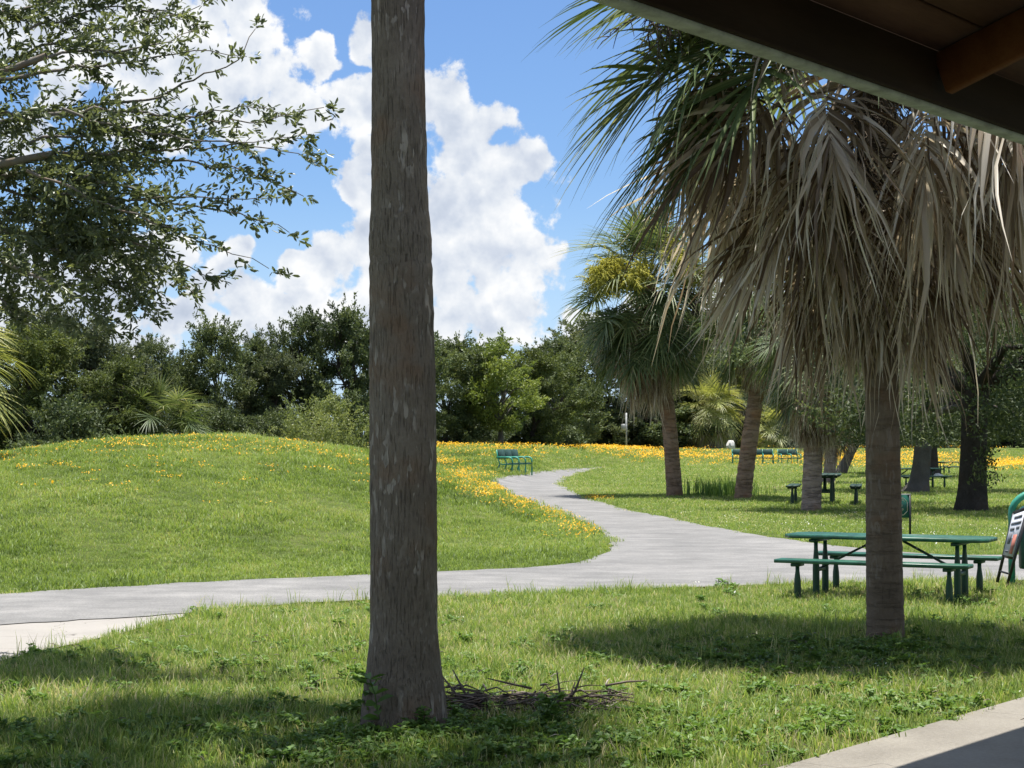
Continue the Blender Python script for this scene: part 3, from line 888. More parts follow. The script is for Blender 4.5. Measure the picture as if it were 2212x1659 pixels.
def strands(name, parent, loc, mat, seed, length=1.2, az_=0.0, n=60, droop=0.12, rad=0.006, rise=0.6):
    """a branched flower or fruit stalk of many thin strands"""
    rg = random.Random(seed); mb = MB()
    T = Vector((math.cos(az_), math.sin(az_), rise)).normalized(); p = Vector((0, 0, 0)); main = [p.copy()]
    for i in range(10):
        T = (T + Vector((0, 0, -droop))).normalized(); p = p + T * length / 10; main.append(p.copy())
    mb.tube(main, [0.02 - 0.0016 * i for i in range(11)], 4)
    for k in range(n):
        i = rg.randint(2, 9); q = main[i].lerp(main[i + 1], rg.random())
        d = Vector((rg.gauss(0, 1), rg.gauss(0, 1), rg.gauss(-0.1, 0.8))).normalized()
        ln = rg.uniform(0.2, 0.5) * length * 0.7
        pts = [q]
        for j in range(4):
            d = (d + Vector((rg.uniform(-.3, .3), rg.uniform(-.3, .3), -0.22 + rg.uniform(-.2, .2)))).normalized()
            pts.append(pts[-1] + d * ln / 4)
            for s_ in range(3):
                e = (d + Vector((rg.gauss(0, .8), rg.gauss(0, .8), rg.gauss(-.1, .6)))).normalized()
                mb.tube([pts[-1], pts[-1] + e * ln * 0.2, pts[-1] + e * ln * 0.36 + Vector((0, 0, -.03))], [rad, rad * .9, rad * .5], 3, False, rg.random())
        mb.tube(pts, [rad * 1.3, rad * 1.2, rad, rad, rad * .6], 3, False, rg.random())
    return obj(name, mb, mat, parent, loc)


def rel(p, base): return Vector(p) - Vector(base)


# the big trunk in front
b = gp(872, 1574)
D = b.y
t = thing('palm_tree', 'tall thick palm trunk with pale bark patches, nearest the viewer, left of centre', 'palm tree', b)
prof = [(872, 1600, 198), (870, 1556, 190), (870, 1500, 177), (871, 1440, 161), (872, 1370, 148), (872, 1300, 144), (871, 1100, 143), (871, 950, 143), (870, 880, 142),
        (868, 760, 141), (866, 620, 138), (864, 500, 134), (862, 420, 122), (860, 300, 121), (861, 200, 117), (860, 120, 114), (860, 60, 118), (860, 0, 117)]
pts = []; rads = []
for (x, y, w) in prof:
    p = at(x, y, D); pts.append(rel(p, b)); rads.append(w / 2 / S * D / F)
top_z = 8.6
for k in range(1, 7):
    f = k / 6
    pts.append(Vector((pts[17].x - 0.05 * f, 0, pts[17].z + (top_z - pts[17].z) * f))); rads.append(rads[17] * (1 - 0.12 * f))
# even spacing along the height
zz = np.array([p.z for p in pts]); zi = np.linspace(zz[0], zz[-1], 60)
pts2 = [Vector((np.interp(z, zz, [p.x for p in pts]), 0, z)) for z in zi]; rads2 = [float(np.interp(z, zz, rads)) for z in zi]
palm_trunk(pts2, rads2, M_trunk_fore, t, n=56, seed=3, ringy=0.012, lump=0.016)
crown(t, (pts2[-1].x, 0, top_z), 34, 6, 1.12, 11, (80, -30), 0.5)

# the palm with the long dead skirt on the right
b = gp(1912, 1384); D = b.y; PRb = b.copy(); k_ = S * F / D
t = thing('palm_tree', 'palm with a wide shaggy skirt of dead brown fronds beside the picnic table', 'palm tree', b)
z_at = lambda y: HC + (HORIZON - y / S) / F * D
pts = [rel(at(1914, 1410, D), b), rel(at(1913, 1370, D), b), rel(at(1911, 1250, D), b), rel(at(1909, 1100, D), b), rel(at(1906, 900, D), b), rel(at(1900, 600, D), b), rel(at(1893, 300, D), b), rel(at(1886, 100, D), b)]
rads = [w / 2 / k_ for w in (85, 82, 79, 76, 72, 76, 84, 84)]
palm_trunk(pts, rads, M_trunk_palm, t, n=36, seed=5, ringy=0.018)
ctr = pts[-1] + Vector((-0.05, 0, 0.15))
crown(t, ctr, 22, 0, 1.15, 21, (85, 5))
rg = random.Random(15)
for (az_, ph, sc_) in ((172, 34, 1.3), (185, 20, 1.35), (200, 30, 1.3), (178, 6, 1.4), (192, -2, 1.35), (208, 10, 1.3), (186, -14, 1.35), (170, -10, 1.3),
                       (202, -16, 1.3), (218, 2, 1.25), (160, 15, 1.3), (196, 44, 1.3), (240, 20, 1.2), (262, 5, 1.15), (300, 10, 1.2), (330, 0, 1.2)):
    a = nearest(LIVE_PHI, ph)
    obj('frond', rg.choice(live_meshes[a]), None, t, ctr + Vector((math.cos(R(az_)) * .12, math.sin(R(az_)) * .12, rg.uniform(-.25, .25))), (rg.uniform(-.3, .3), rg.uniform(-.1, .1), R(az_) + rg.uniform(-.08, .08)), sc_ * rg.uniform(.90, 1.0))
rg = random.Random(5)
# dead fronds in tiers: long stalks hang out wide high up, and close to the trunk lower down
for k in range(110):
    f = (k + 0.5) / 110
    az_ = k * 2.39996 + rg.uniform(-.3, .3)
    phi = 8 - 92 * f ** 0.9 + rg.uniform(-10, 10)
    a = nearest(DEAD_PHI, phi)
    zb = ctr.z + 0.05 - 1.55 * f
    x0 = np.interp(zb, [p.z for p in pts], [p.x for p in pts])
    s = (1.25 - 0.45 * f + max(0, 0.35 - f) * 1.1) * rg.uniform(0.72, 1.2)
    obj('dead_frond', rg.choice(dead_meshes[a]), None, t, (x0 + math.cos(az_) * 0.15, math.sin(az_) * 0.15, zb), (rg.gauss(0, .3), rg.gauss(0, .25), az_), s)
strands('dry_flower_stalk', t, ctr + Vector((-0.6, -0.6, 0.45)), M_inflo_dry, 31, 1.7, R(200), 70, 0.14, 0.005, 0.35)
strands('dry_flower_stalk', t, ctr + Vector((0, -0.2, -0.5)), M_inflo_dry, 32, 1.5, R(250), 40, 0.2, 0.005, 0.0)


def mid_palm(label, base_px, pts_px, widths, mat, n_live, n_dead, scale, seed, phis=(80, -40), skirt=1.5, live=live_meshes, dphi=(-25, -80), name='palm_tree', crown_dz=0.1, dscale=1.0, D=None, group=None, spread=0.6):
    b = gp(*base_px)
    if D is None: D = b.y
    else:
        d = ray(*base_px); b = Vector((d[0] * D, D, float(terrain(d[0] * D, D))))
    k_ = S * F / D
    t = thing(name, label, 'palm tree', b, group=group)
    pts = [rel(at(x, y, D), b) for x, y in pts_px]
    pts[0].z = min(pts[0].z, -0.1)
    palm_trunk(pts, [w / 2 / k_ for w in widths], mat, t, n=18, seed=seed, ringy=0.03)
    crown(t, pts[-1] + Vector((0, 0, crown_dz)), n_live, n_dead, scale, seed, phis, skirt, live, dphi=dphi, dscale=dscale, spread=spread)
    return t, pts, D, b


t2, p2, D2, b2 = mid_palm('palm with yellow flower plumes and reddish trunk, left of the leaning palm', (1458, 1073),
         [(1459, 1090), (1456, 1050), (1449, 950), (1438, 850), (1415, 720), (1400, 615)], [38, 34, 33, 32, 32, 32], M_trunk_far,
         90, 84, 1.36, 41, (88, -66), 1.35, dscale=0.9, spread=1.35)
for i, (dx, dz, a_) in enumerate(((-1.2, 0.75, 190), (-0.2, 0.75, 250), (0.6, 1.2, 300), (0.9, 0.8, 340), (-0.6, 0.5, 215), (-1.7, 0.85, 230))):
    strands('flower_stalk', t2, p2[-1] + Vector((dx * 0.55, -1.3, dz - 0.25)), M_inflo, 60 + i, 1.5, R(a_), 120, 0.14, 0.011, 0.35)
strands('flower_stalk', t2, p2[-1] + Vector((0.9, -0.3, -0.1)), M_inflo_dry, 77, 1.2, R(320), 60, 0.2, 0.012, 0.1)
mid_palm('leaning palm with ringed trunk and drooping green fronds, left of the black picnic table', (1605, 1078),
         [(1603, 1095), (1606, 1060), (1618, 960), (1632, 860), (1650, 760), (1662, 680)], [40, 37, 36, 34, 32, 32], M_trunk_far,
         52, 40, 1.2, 42, (80, -62), 0.5, spread=0.5, dscale=0.8)
mid_palm('palm with pale banded trunk standing in front of the black picnic table', (1753, 1104),
         [(1752, 1120), (1753, 1095), (1755, 1030), (1757, 960), (1761, 860), (1766, 760)], [46, 43, 42, 40, 36, 36], M_trunk_pale,
         34, 90, 0.95, 43, (70, -60), 0.75, dscale=0.8, spread=0.5)
mid_palm('slim grey-trunked palm rising behind the black picnic table', (1790, 1046),
         [(1788, 1052), (1791, 1030), (1797, 960), (1802, 860), (1806, 770)], [30, 27, 25, 23, 22], M_trunk_pale,
         26, 36, 1.15, 44, (75, -55), 2.0)
mid_palm('palm at the left edge with green fronds reaching into view', (-185, 1010),
         [(-185, 1030), (-185, 900), (-183, 790)], [40, 36, 34], M_trunk_far, 54, 12, 1.1, 45, (85, -50), 0.6, D=36, live=bright_meshes)


def palmetto(label, px, py, D, n, scale, seed, live, n_dead=6, phis=(85, -10), lift=0.35):
    d = ray(px, py); x = d[0] * D
    b = Vector((x, D, float(terrain(x, D))))
    t = thing('palmetto', label, 'palm shrub', b)
    mb = MB(); mb.lathe([(0.22, -0.1), (0.25, 0.15), (0.2, lift)], 8)
    obj('stump', mb, M_trunk_far, t)
    crown(t, (0, 0, lift), n, n_dead, scale, seed, phis, 0.1, live, dphi=(0, -45))
    return t


palmetto('bushy yellow-green palm shrub at the tree line, right of the flower-plumed palm', 1530, 962, 156, 74, 1.75, 51, bright_meshes, 26, (85, -55), 3.4)
palmetto('tall green palm shrub rising behind the bushy yellow-green palm shrub', 1552, 960, 162, 60, 1.9, 52, live_meshes, 6, (85, -45), 5.8)
palmetto('low palm shrub at the tree line, just right of the leaning palm', 1668, 966, 158, 40, 1.5, 53, bright_meshes, 12, (80, -45), 1.4)
palmetto('low green palm shrub at the tree line, left of the pale banded palm', 1715, 967, 158, 44, 1.5, 54, live_meshes, 4, (80, -45), 1.4)
palmetto('grey-green palm shrub on the crest of the mound, in front of the tree line', 350, 948, 80, 50, 1.35, 55, live_meshes, 34, (85, -35), 1.5)


# ------------------------------------------------------------------ leafy trees
def leaf_cloud(cent, dirs, length, width, rg, rnd, hexa=False, up=0.35):
    """leaf blades: cent (n,3) base points, dirs (n,3) unit directions"""
    n = len(cent)
    ref = rg.normal(0, 1, (n, 3)); ref[:, 2] += up * 3
    side = np.cross(dirs, ref); side /= np.linalg.norm(side, axis=1, keepdims=True) + 1e-9
    L = (length * rg.uniform(0.7, 1.25, n))[:, None]; W = (width * rg.uniform(0.75, 1.2, n))[:, None]
    nn = np.cross(side, dirs)
    if hexa:
        V = np.stack([cent, cent + dirs * L * .3 - side * W * .42 + nn * W * .12, cent + dirs * L * .72 - side * W * .5 + nn * W * .12, cent + dirs * L - nn * W * .2,
                      cent + dirs * L * .72 + side * W * .5 + nn * W * .12, cent + dirs * L * .3 + side * W * .42 + nn * W * .12], 1).reshape(-1, 3)
        b_ = np.arange(n)[:, None] * 6
        Fq = np.concatenate([b_ + np.array([[0, 1, 2, 3]]), b_ + np.array([[0, 3, 4, 5]])], 0)
        return V, Fq, np.repeat(rnd, 6)
    V = np.stack([cent, cent + dirs * L * .5 - side * W * .5, cent + dirs * L, cent + dirs * L * .5 + side * W * .5], 1).reshape(-1, 3)
    Fq = np.arange(n * 4).reshape(n, 4)
    return V, Fq, np.repeat(rnd, 4)


def tree_meshes(seed, h, w, nleaf, leaf=0.2, base=0.06, mat=None, bark=None, clusters=70, prof=None, spiky=0.35, trunk_r=0.2, wid=0.45, csz=0.11):
    rg = np.random.default_rng(seed)
    prof = prof or [(0.0, 0.85), (0.15, 1.0), (0.4, 1.05), (0.65, 0.95), (0.85, 0.72), (1.0, 0.3)]
    pt = np.array([p[0] for p in prof]); pr = np.array([p[1] for p in prof])
    ph = rg.uniform(0, 6.28, 8)
    C = []; rad = []
    for k in range(clusters):
        f = rg.uniform(0, 1) ** 1.1
        a = rg.uniform(0, 6.283)
        lob = 1 + 0.22 * math.sin(3 * a + ph[0] + 5 * f) + 0.16 * math.sin(5 * a + ph[1] - 8 * f)
        env = np.interp(f, pt, pr) * w / 2 * lob
        r = env * math.sqrt(rg.uniform(0.05, 1))
        z = base * h + f * (1 - base) * h
        C.append((r * math.cos(a), r * math.sin(a), z)); rad.append(rg.uniform(0.6, 1.25) * w * csz)
    C = np.array(C); rad = np.array(rad)
    top = np.array([[0, 0, h * rg.uniform(0.93, 0.98)], [w * .12, 0, h * .9], [-w * .14, .2, h * .88]])
    C = np.concatenate([C, top]); rad = np.concatenate([rad, [w * .06] * 3])
    cl = rg.normal(0.45, 0.13, len(C))
    wgt = rad ** 2; wgt /= wgt.sum()
    ci = rg.choice(len(C), nleaf, p=wgt)
    d = rg.normal(0, 1, (nleaf, 3)); d /= np.linalg.norm(d, axis=1, keepdims=True)
    rr = rg.uniform(0.15, 1, nleaf) ** 0.5
    pos = C[ci] + d * (rad[ci] * rr)[:, None] * np.array([1, 1, 0.7])
    # sprigs: little leafy shoots standing out of the clusters
    ns = int(nleaf * spiky / 26); m = 26
    si = rg.choice(len(C), ns, p=wgt)
    sd = rg.normal(0, 1, (ns, 3)); sd[:, 2] = np.abs(sd[:, 2]) * 0.8 + 0.25
    out_ = C[si] * np.array([1, 1, 0]) / (w / 2); sd += out_ * 0.8
    sd /= np.linalg.norm(sd, axis=1, keepdims=True)
    sl = rg.uniform(0.5, 1.3, ns) * rad[si]
    tt = rg.uniform(0, 1, (ns, m))
    sp = (C[si] + sd * (rad[si] * 0.75)[:, None])[:, None, :] + sd[:, None, :] * (tt * sl[:, None])[..., None] + rg.normal(0, leaf * 0.35, (ns, m, 3)) * (1.15 - tt)[..., None]
    n0 = nleaf
    pos = np.concatenate([pos, sp.reshape(-1, 3)]); ci = np.concatenate([ci, np.repeat(si, m)])
    dd = rg.normal(0, 1, (len(pos), 3)); dd[:, 2] += 0.2
    dd[n0:] += np.repeat(sd, m, 0) * 1.2
    dd /= np.linalg.norm(dd, axis=1, keepdims=True)
    keep = pos[:, 2] > 0.02
    pos, dd, ci = pos[keep], dd[keep], ci[keep]
    rnd = np.clip(cl[ci] + rg.normal(0, 0.14, len(pos)), 0, 1)
    V, Fq, rv = leaf_cloud(pos, dd, leaf, leaf * wid, rg, rnd)
    cm = mesh_np('crown', V, Fq, rv); cm.materials.append(mat)
    # trunk and limbs
    mb = MB(); top_h = h * 0.7
    tp = [Vector((0, 0, -0.3))]
    for k in range(1, 7): tp.append(Vector((rg.normal(0, .05) * k * w / 8, rg.normal(0, .05) * k * w / 8, top_h * k / 6)))
    mb.tube(tp, [trunk_r * (1.35 if k == 0 else 1 - 0.13 * k) for k in range(7)], 8)
    for k in rg.choice(len(C), min(26, len(C)), replace=False):
        i = int(np.clip((C[k][2] / h - 0.12) * 8, 1, 5)); s0 = tp[i]; e = Vector(C[k])
        mid = s0.lerp(e, 0.5) + Vector((0, 0, 0.08 * h))
        r0 = trunk_r * 0.4
        mb.tube([s0, mid, e], [r0, r0 * 0.55, r0 * 0.15], 5, False)
    tm = mb.mesh('trunk', True); tm.materials.append(bark)
    return cm, tm


def place_tree(name, label, cat, meshes, loc, sx, sz, rz, group=None, sy=None):
    t = thing(name, label, cat, loc, rz, group)
    for nm, m_ in (('crown', meshes[0]), ('trunk', meshes[1])):
        o = bpy.data.objects.new(nm, m_); COL.objects.link(o); o.parent = t; o.scale = (sx, sy or sx, sz)
        if nm == 'crown': o['kind'] = 'stuff'
    return t


OAKS = [tree_meshes(200 + i, 8.0, 6.4, 24000, 0.22, 0.03, M_oak, M_bark_oak, 72, spiky=0.45, csz=0.115) for i in range(5)]
M_grey = leaf_mat('grey_green_leaves', [(0.0, (0.06, 0.075, 0.042)), (0.5, (0.115, 0.14, 0.075)), (0.85, (0.18, 0.205, 0.105)), (1.0, (0.26, 0.28, 0.15))], trans=0.3, rough=0.55, spec=0.25)
M_olive = leaf_mat('olive_leaves', [(0.0, (0.05, 0.068, 0.022)), (0.5, (0.105, 0.135, 0.042)), (0.85, (0.165, 0.20, 0.06)), (1.0, (0.24, 0.26, 0.09))], trans=0.3, rough=0.55, spec=0.25)


def recolour(ms, mat):
    c = ms[0].copy(); c.materials.clear(); c.materials.append(mat); return c, ms[1]


GREY = [recolour(OAKS[1], M_grey), recolour(OAKS[2], M_grey)]; OLIVE = [recolour(OAKS[0], M_olive), recolour(OAKS[3], M_olive)]
LIGHT = tree_meshes(220, 8.0, 6.6, 13000, 0.25, 0.20, M_tree_light, M_bark_grey, 60, [(0, .5), (.2, .9), (.5, 1), (.75, .75), (.9, .5), (1, .1)], spiky=0.3, trunk_r=0.22)
BUSH = tree_meshes(230, 3.0, 6.5, 11000, 0.16, 0.02, M_shrub, M_bark_grey, 60, [(0, .95), (.3, 1), (.6, .85), (.85, .6), (1, .2)], spiky=0.5, trunk_r=0.06)
UNDER = tree_meshes(231, 2.4, 5.0, 7000, 0.18, 0.02, M_oak, M_bark_oak, 40, [(0, .95), (.3, 1), (.6, .85), (.85, .6), (1, .2)], spiky=0.5, trunk_r=0.06)

# tree line: (column, row of the top, distance, width in traced pixels, kind, label)
def tl(px, top, D, wpx, m, label, name='tree', cat='tree', h0=8.0, w0=6.4, rz=0.0, group='trees along the tree line', base_z=None):
    d = ray(px, 960); x = d[0] * D
    z = float(terrain(x, D)) - 0.1 if base_z is None else base_z
    h = HC + (HORIZON - top / S) / F * D - z
    w = wpx * 1.18 / S * D / F
    return place_tree(name, label, cat, m, (x, D, z), w / w0, h / h0, rz, group)


tl(60, 722, 80, 190, OLIVE[0], 'broad dark tree at the far left behind the mound', rz=0.4)
tl(112, 685, 86, 200, GREY[0], 'tallest pointed grey-green tree left of the mound crest', rz=2.0)
tl(200, 715, 84, 210, GREY[1], 'rounded tree immediately right of the tallest pointed tree', rz=4.0)
tl(255, 790, 80, 170, OLIVE[1], 'low tree in front, just left of the mound palm shrub', rz=5.0)
tl(330, 745, 92, 130, OAKS[4], 'narrow tree top directly above the mound palm shrub', rz=1.0)
tl(395, 800, 96, 130, OLIVE[0], 'short tree in the dip right of the mound palm shrub', rz=3.0)
tl(468, 712, 94, 150, OAKS[3], 'rounded tall tree above the crest of the mound', rz=2.6)
tl(552, 742, 98, 110, OAKS[1], 'slim tree standing between two taller trees right of the crest', rz=5.5)
tl(592, 772, 96, 130, GREY[1], 'lower leafy tree behind the light green shrub, left half', rz=0.9)
tl(658, 690, 98, 150, OAKS[4], 'tall tree behind the light green shrub', rz=3.9)
tl(750, 688, 97, 160, OAKS[0], 'tall dark tree just left of the thick foreground trunk', rz=1.9)
tl(850, 715, 104, 180, OAKS[2], 'dark tree mostly hidden by the thick foreground trunk', rz=3.1)
tl(962, 742, 112, 170, OAKS[3], 'dark tree just right of the thick foreground trunk', rz=0.2)
tl(1045, 768, 124, 160, OAKS[1], 'dark tree behind the left side of the light green tree', rz=4.4)
tl(1150, 768, 126, 140, OLIVE[0], 'dark tree behind the right side of the light green tree', rz=5.8)
tl(1215, 745, 146, 150, OAKS[4], 'dark tree left of the flower-plumed palm', rz=2.2)
tl(1290, 700, 158, 240, GREY[1], 'large dark tree behind the left fronds of the flower-plumed palm', rz=1.1)
tl(1400, 760, 160, 230, OAKS[1], 'dark tree behind the trunk of the flower-plumed palm', rz=2.9)
tl(1500, 690, 168, 240, OAKS[0], 'dark tree between the flower-plumed palm and the leaning palm', rz=3.7)
tl(1620, 650, 172, 260, OAKS[3], 'dark tree behind the crown of the leaning palm', rz=0.6)
tl(1740, 700, 172, 250, OAKS[4], 'dark tree behind the pale banded palm', rz=5.1)
tl(1860, 660, 175, 260, OAKS[2], 'dark tree behind the slanting small oak', rz=2.4)
tl(1990, 640, 178, 270, OAKS[1], 'dark tree far behind the grey oak trunk', rz=1.5)
tl(2110, 640, 178, 270, OAKS[0], 'dark tree far behind the thick black oak trunk', rz=4.9)
tl(2230, 630, 178, 270, OAKS[4], 'dark tree far back at the right edge', rz=3.3)
tl(-60, 700, 82, 200, OAKS[4], 'dark tree cut by the left edge of the view', rz=0.1)
tl(1082, 736, 112, 165, LIGHT, 'lighter green tree with visible slim trunk standing before the dark trees', 'light_green_tree', 'tree', 8.0, 6.6, 1.0)
tl(705, 876, 84, 190, BUSH, 'rounded pale green shrub left of the thick foreground trunk', 'shrub', 'shrub', 3.0, 6.5, 0.5, group='shrubs along the tree line')
tl(1010, 905, 116, 150, UNDER, 'dark undergrowth right of the thick foreground trunk', 'undergrowth_shrub', 'shrub', 2.4, 5.0, 0.8, group='shrubs along the tree line')
tl(1165, 900, 130, 190, UNDER, 'dark undergrowth right of the light green tree', 'undergrowth_shrub', 'shrub', 2.4, 5.0, 3.8, group='shrubs along the tree line')
tl(1290, 890, 155, 190, UNDER, 'dark undergrowth left of the small grey post', 'undergrowth_shrub', 'shrub', 2.4, 5.0, 2.8, group='shrubs along the tree line')
tl(1410, 880, 157, 200, UNDER, 'dark undergrowth behind the trunk of the flower-plumed palm', 'undergrowth_shrub', 'shrub', 2.4, 5.0, 5.8, group='shrubs along the tree line')
tl(1640, 900, 164, 200, UNDER, 'dark undergrowth behind the leaning palm', 'undergrowth_shrub', 'shrub', 2.4, 5.0, 1.8, group='shrubs along the tree line')
tl(1830, 890, 166, 220, UNDER, 'dark undergrowth behind the slanting small oak', 'undergrowth_shrub', 'shrub', 2.4, 5.0, 0.3, group='shrubs along the tree line')
tl(2010, 890, 168, 220, UNDER, 'dark undergrowth behind the grey oak trunk', 'undergrowth_shrub', 'shrub', 2.4, 5.0, 4.3, group='shrubs along the tree line')
tl(2190, 900, 168, 220, UNDER, 'dark undergrowth at the right edge', 'undergrowth_shrub', 'shrub', 2.4, 5.0, 2.3, group='shrubs along the tree line')
tl(460, 890, 88, 150, UNDER, 'low undergrowth just right of the mound palm shrub', 'undergrowth_shrub', 'shrub', 2.4, 5.0, 1.2, group='shrubs along the tree line')
tl(570, 905, 92, 130, UNDER, 'low undergrowth left of the pale green shrub', 'undergrowth_shrub', 'shrub', 2.4, 5.0, 5.2, group='shrubs along the tree line')
tl(150, 880, 76, 220, UNDER, 'low undergrowth behind the mound at far left', 'undergrowth_shrub', 'shrub', 2.4, 5.0, 3.2, group='shrubs along the tree line')


# park oaks on the right: thick trunks, spreading crowns with low hanging branches
def park_oak(label, base_px, trunk_pts, widths, bark, D, cw, ch, lean, nleaf, seed, leaf=0.12, low=0.0, mat=None, cx=0.0, prof=None):
    d = ray(*base_px); b = Vector((d[0] * D, D, float(terrain(d[0] * D, D))))
    k_ = S * F / D
    t = thing('oak_tree', label, 'oak tree', b, group='oaks among the picnic tables')
    pts = [rel(at(x, y, D), b) for x, y in trunk_pts]; pts[0].z = -0.15
    palm_trunk(pts, [w / 2 / k_ for w in widths], bark, t, n=22, seed=seed, ringy=0.01, lump=0.05)
    m_ = tree_meshes(seed, ch, cw, nleaf, leaf, 0.02, mat or M_oak, bark, 90, prof or [(0, .75), (.2, 1), (.5, 1), (.8, .7), (1, .2)], spiky=0.4, trunk_r=0.05, csz=0.085)
    o = bpy.data.objects.new('crown', m_[0]); COL.objects.link(o); o.parent = t; o.location = pts[-1] + Vector((cx, 0, low)); o['kind'] = 'stuff'
    mb = MB(); rg = random.Random(seed)
    for k in range(9):
        a = k * 2.4; e = pts[-1] + Vector((cx + math.cos(a) * cw * .38, math.sin(a) * cw * .38, low + ch * rg.uniform(0.15, 0.6)))
        mid = pts[-1].lerp(e, 0.5) + Vector((0, 0, 0.4))
        r0 = widths[-1] / 2 / k_ * 0.5
        mb.tube([pts[-1] + Vector((0, 0, -0.3)), mid, e], [r0, r0 * .6, r0 * .15], 6, False)
    obj('limb', mb, bark, t)
    return t, b, pts


oak_b, ob, op = park_oak('thick dark oak trunk with low leafy branches near the green litter bin', (2098, 1103),
         [(2096, 1120), (2097, 1095), (2100, 1060), (2103, 980), (2106, 900), (2108, 820)], [82, 70, 62, 57, 56, 60], M_bark_oak, 43.5, 10.5, 6.0, 0, 42000, 301, 0.13, -1.6)
park_oak('grey flared oak trunk standing over a picnic table', (1980, 1062),
         [(1974, 1070), (1978, 1058), (1986, 1040), (1992, 1000), (1996, 940), (2000, 880)], [72, 60, 42, 37, 36, 38], M_bark_grey, 60, 9.5, 6.0, 0, 30000, 302, 0.15, -1.4)
park_oak('dark oak trunk just behind the grey flared oak', (2020, 1032),
         [(2012, 1038), (2012, 1030), (2008, 1010), (2006, 960), (2008, 890)], [62, 48, 36, 33, 34], M_bark_oak, 84, 10.0, 7.0, 0, 22000, 303, 0.18, -1.2)
park_oak('small slanting oak with grey trunk behind the black picnic table', (1816, 1022),
         [(1812, 1028), (1818, 1016), (1834, 985), (1848, 960), (1858, 930)], [30, 26, 22, 20, 20], M_bark_grey, 92, 6.0, 4.4, 0, 12000, 304, 0.17, -0.9, cx=0.6)
# sprig hanging low from the thick oak
rgn = np.random.default_rng(9)
mb = MB(); cs = []; ds = []
for k in range(5):
    p = at(2128 + rgn.uniform(-18, 20), 960, 42.5); pts_ = [Vector(p)]
    for j in range(7):
        p = p + Vector((rgn.normal(0, .05), rgn.normal(0, .05), -0.13)); pts_.append(p.copy())
        for q in range(9): cs.append(np.array(p) + rgn.normal(0, .10, 3)); ds.append(rgn.normal(0, 1, 3))
    mb.tube([rel(q, ob) for q in pts_], 0.008, 4, False)
obj('hanging_twig', mb, M_bark_oak, oak_b)
cs = np.array(cs) - np.array(ob); ds = np.array(ds); ds /= np.linalg.norm(ds, axis=1, keepdims=True)
V, Fq, rv = leaf_cloud(cs, ds, 0.12, 0.055, rgn, rgn.uniform(0.2, 0.8, len(cs)))
o = obj('hanging_leaves', mesh_np('hanging_leaves', V, Fq, rv), M_oak, oak_b); o['kind'] = 'stuff'

# ------------------------------------------------------------------ the live oak reaching in from the left
rgn = np.random.default_rng(77); rgp = random.Random(77)
OB = Vector((-8.6, 14.2, 0.0)); OB.z = float(terrain(OB.x, OB.y))
oak = thing('oak_tree', 'live oak reaching in from the left with small leaves on long pale branches', 'oak tree', OB)
limbs = MB(); twigs = MB(); LC = []; LD = []; LR = []


def leafy_twig(p, d, ln, dens=1.0, droop=0.02, thick=0.0035, tone=0.5):
    n = max(3, int(ln / 0.05)); pts_ = [p.copy()]
    for i in range(n):
        d = (d + Vector((rgp.gauss(0, .10), rgp.gauss(0, .10), rgp.gauss(-droop, .08)))).normalized()
        p = p + d * ln / n; pts_.append(p.copy())
        m = int(4.4 * dens * (1.15 - 0.5 * i / n) + rgp.random())
        for _ in range(m):
            e = (d * 0.9 + Vector((rgp.gauss(0, .7), rgp.gauss(0, .7), rgp.gauss(0.05, .65)))).normalized()
            LC.append((p + Vector((rgp.gauss(0, .012), rgp.gauss(0, .012), rgp.gauss(0, .012))))[:]); LD.append(e[:])
            LR.append(min(1, max(0, rgp.gauss(tone, 0.17))))
    twigs.tube(pts_, [thick * (1 - 0.7 * i / n) for i in range(n + 1)], 3, False, 0.5)
    return pts_


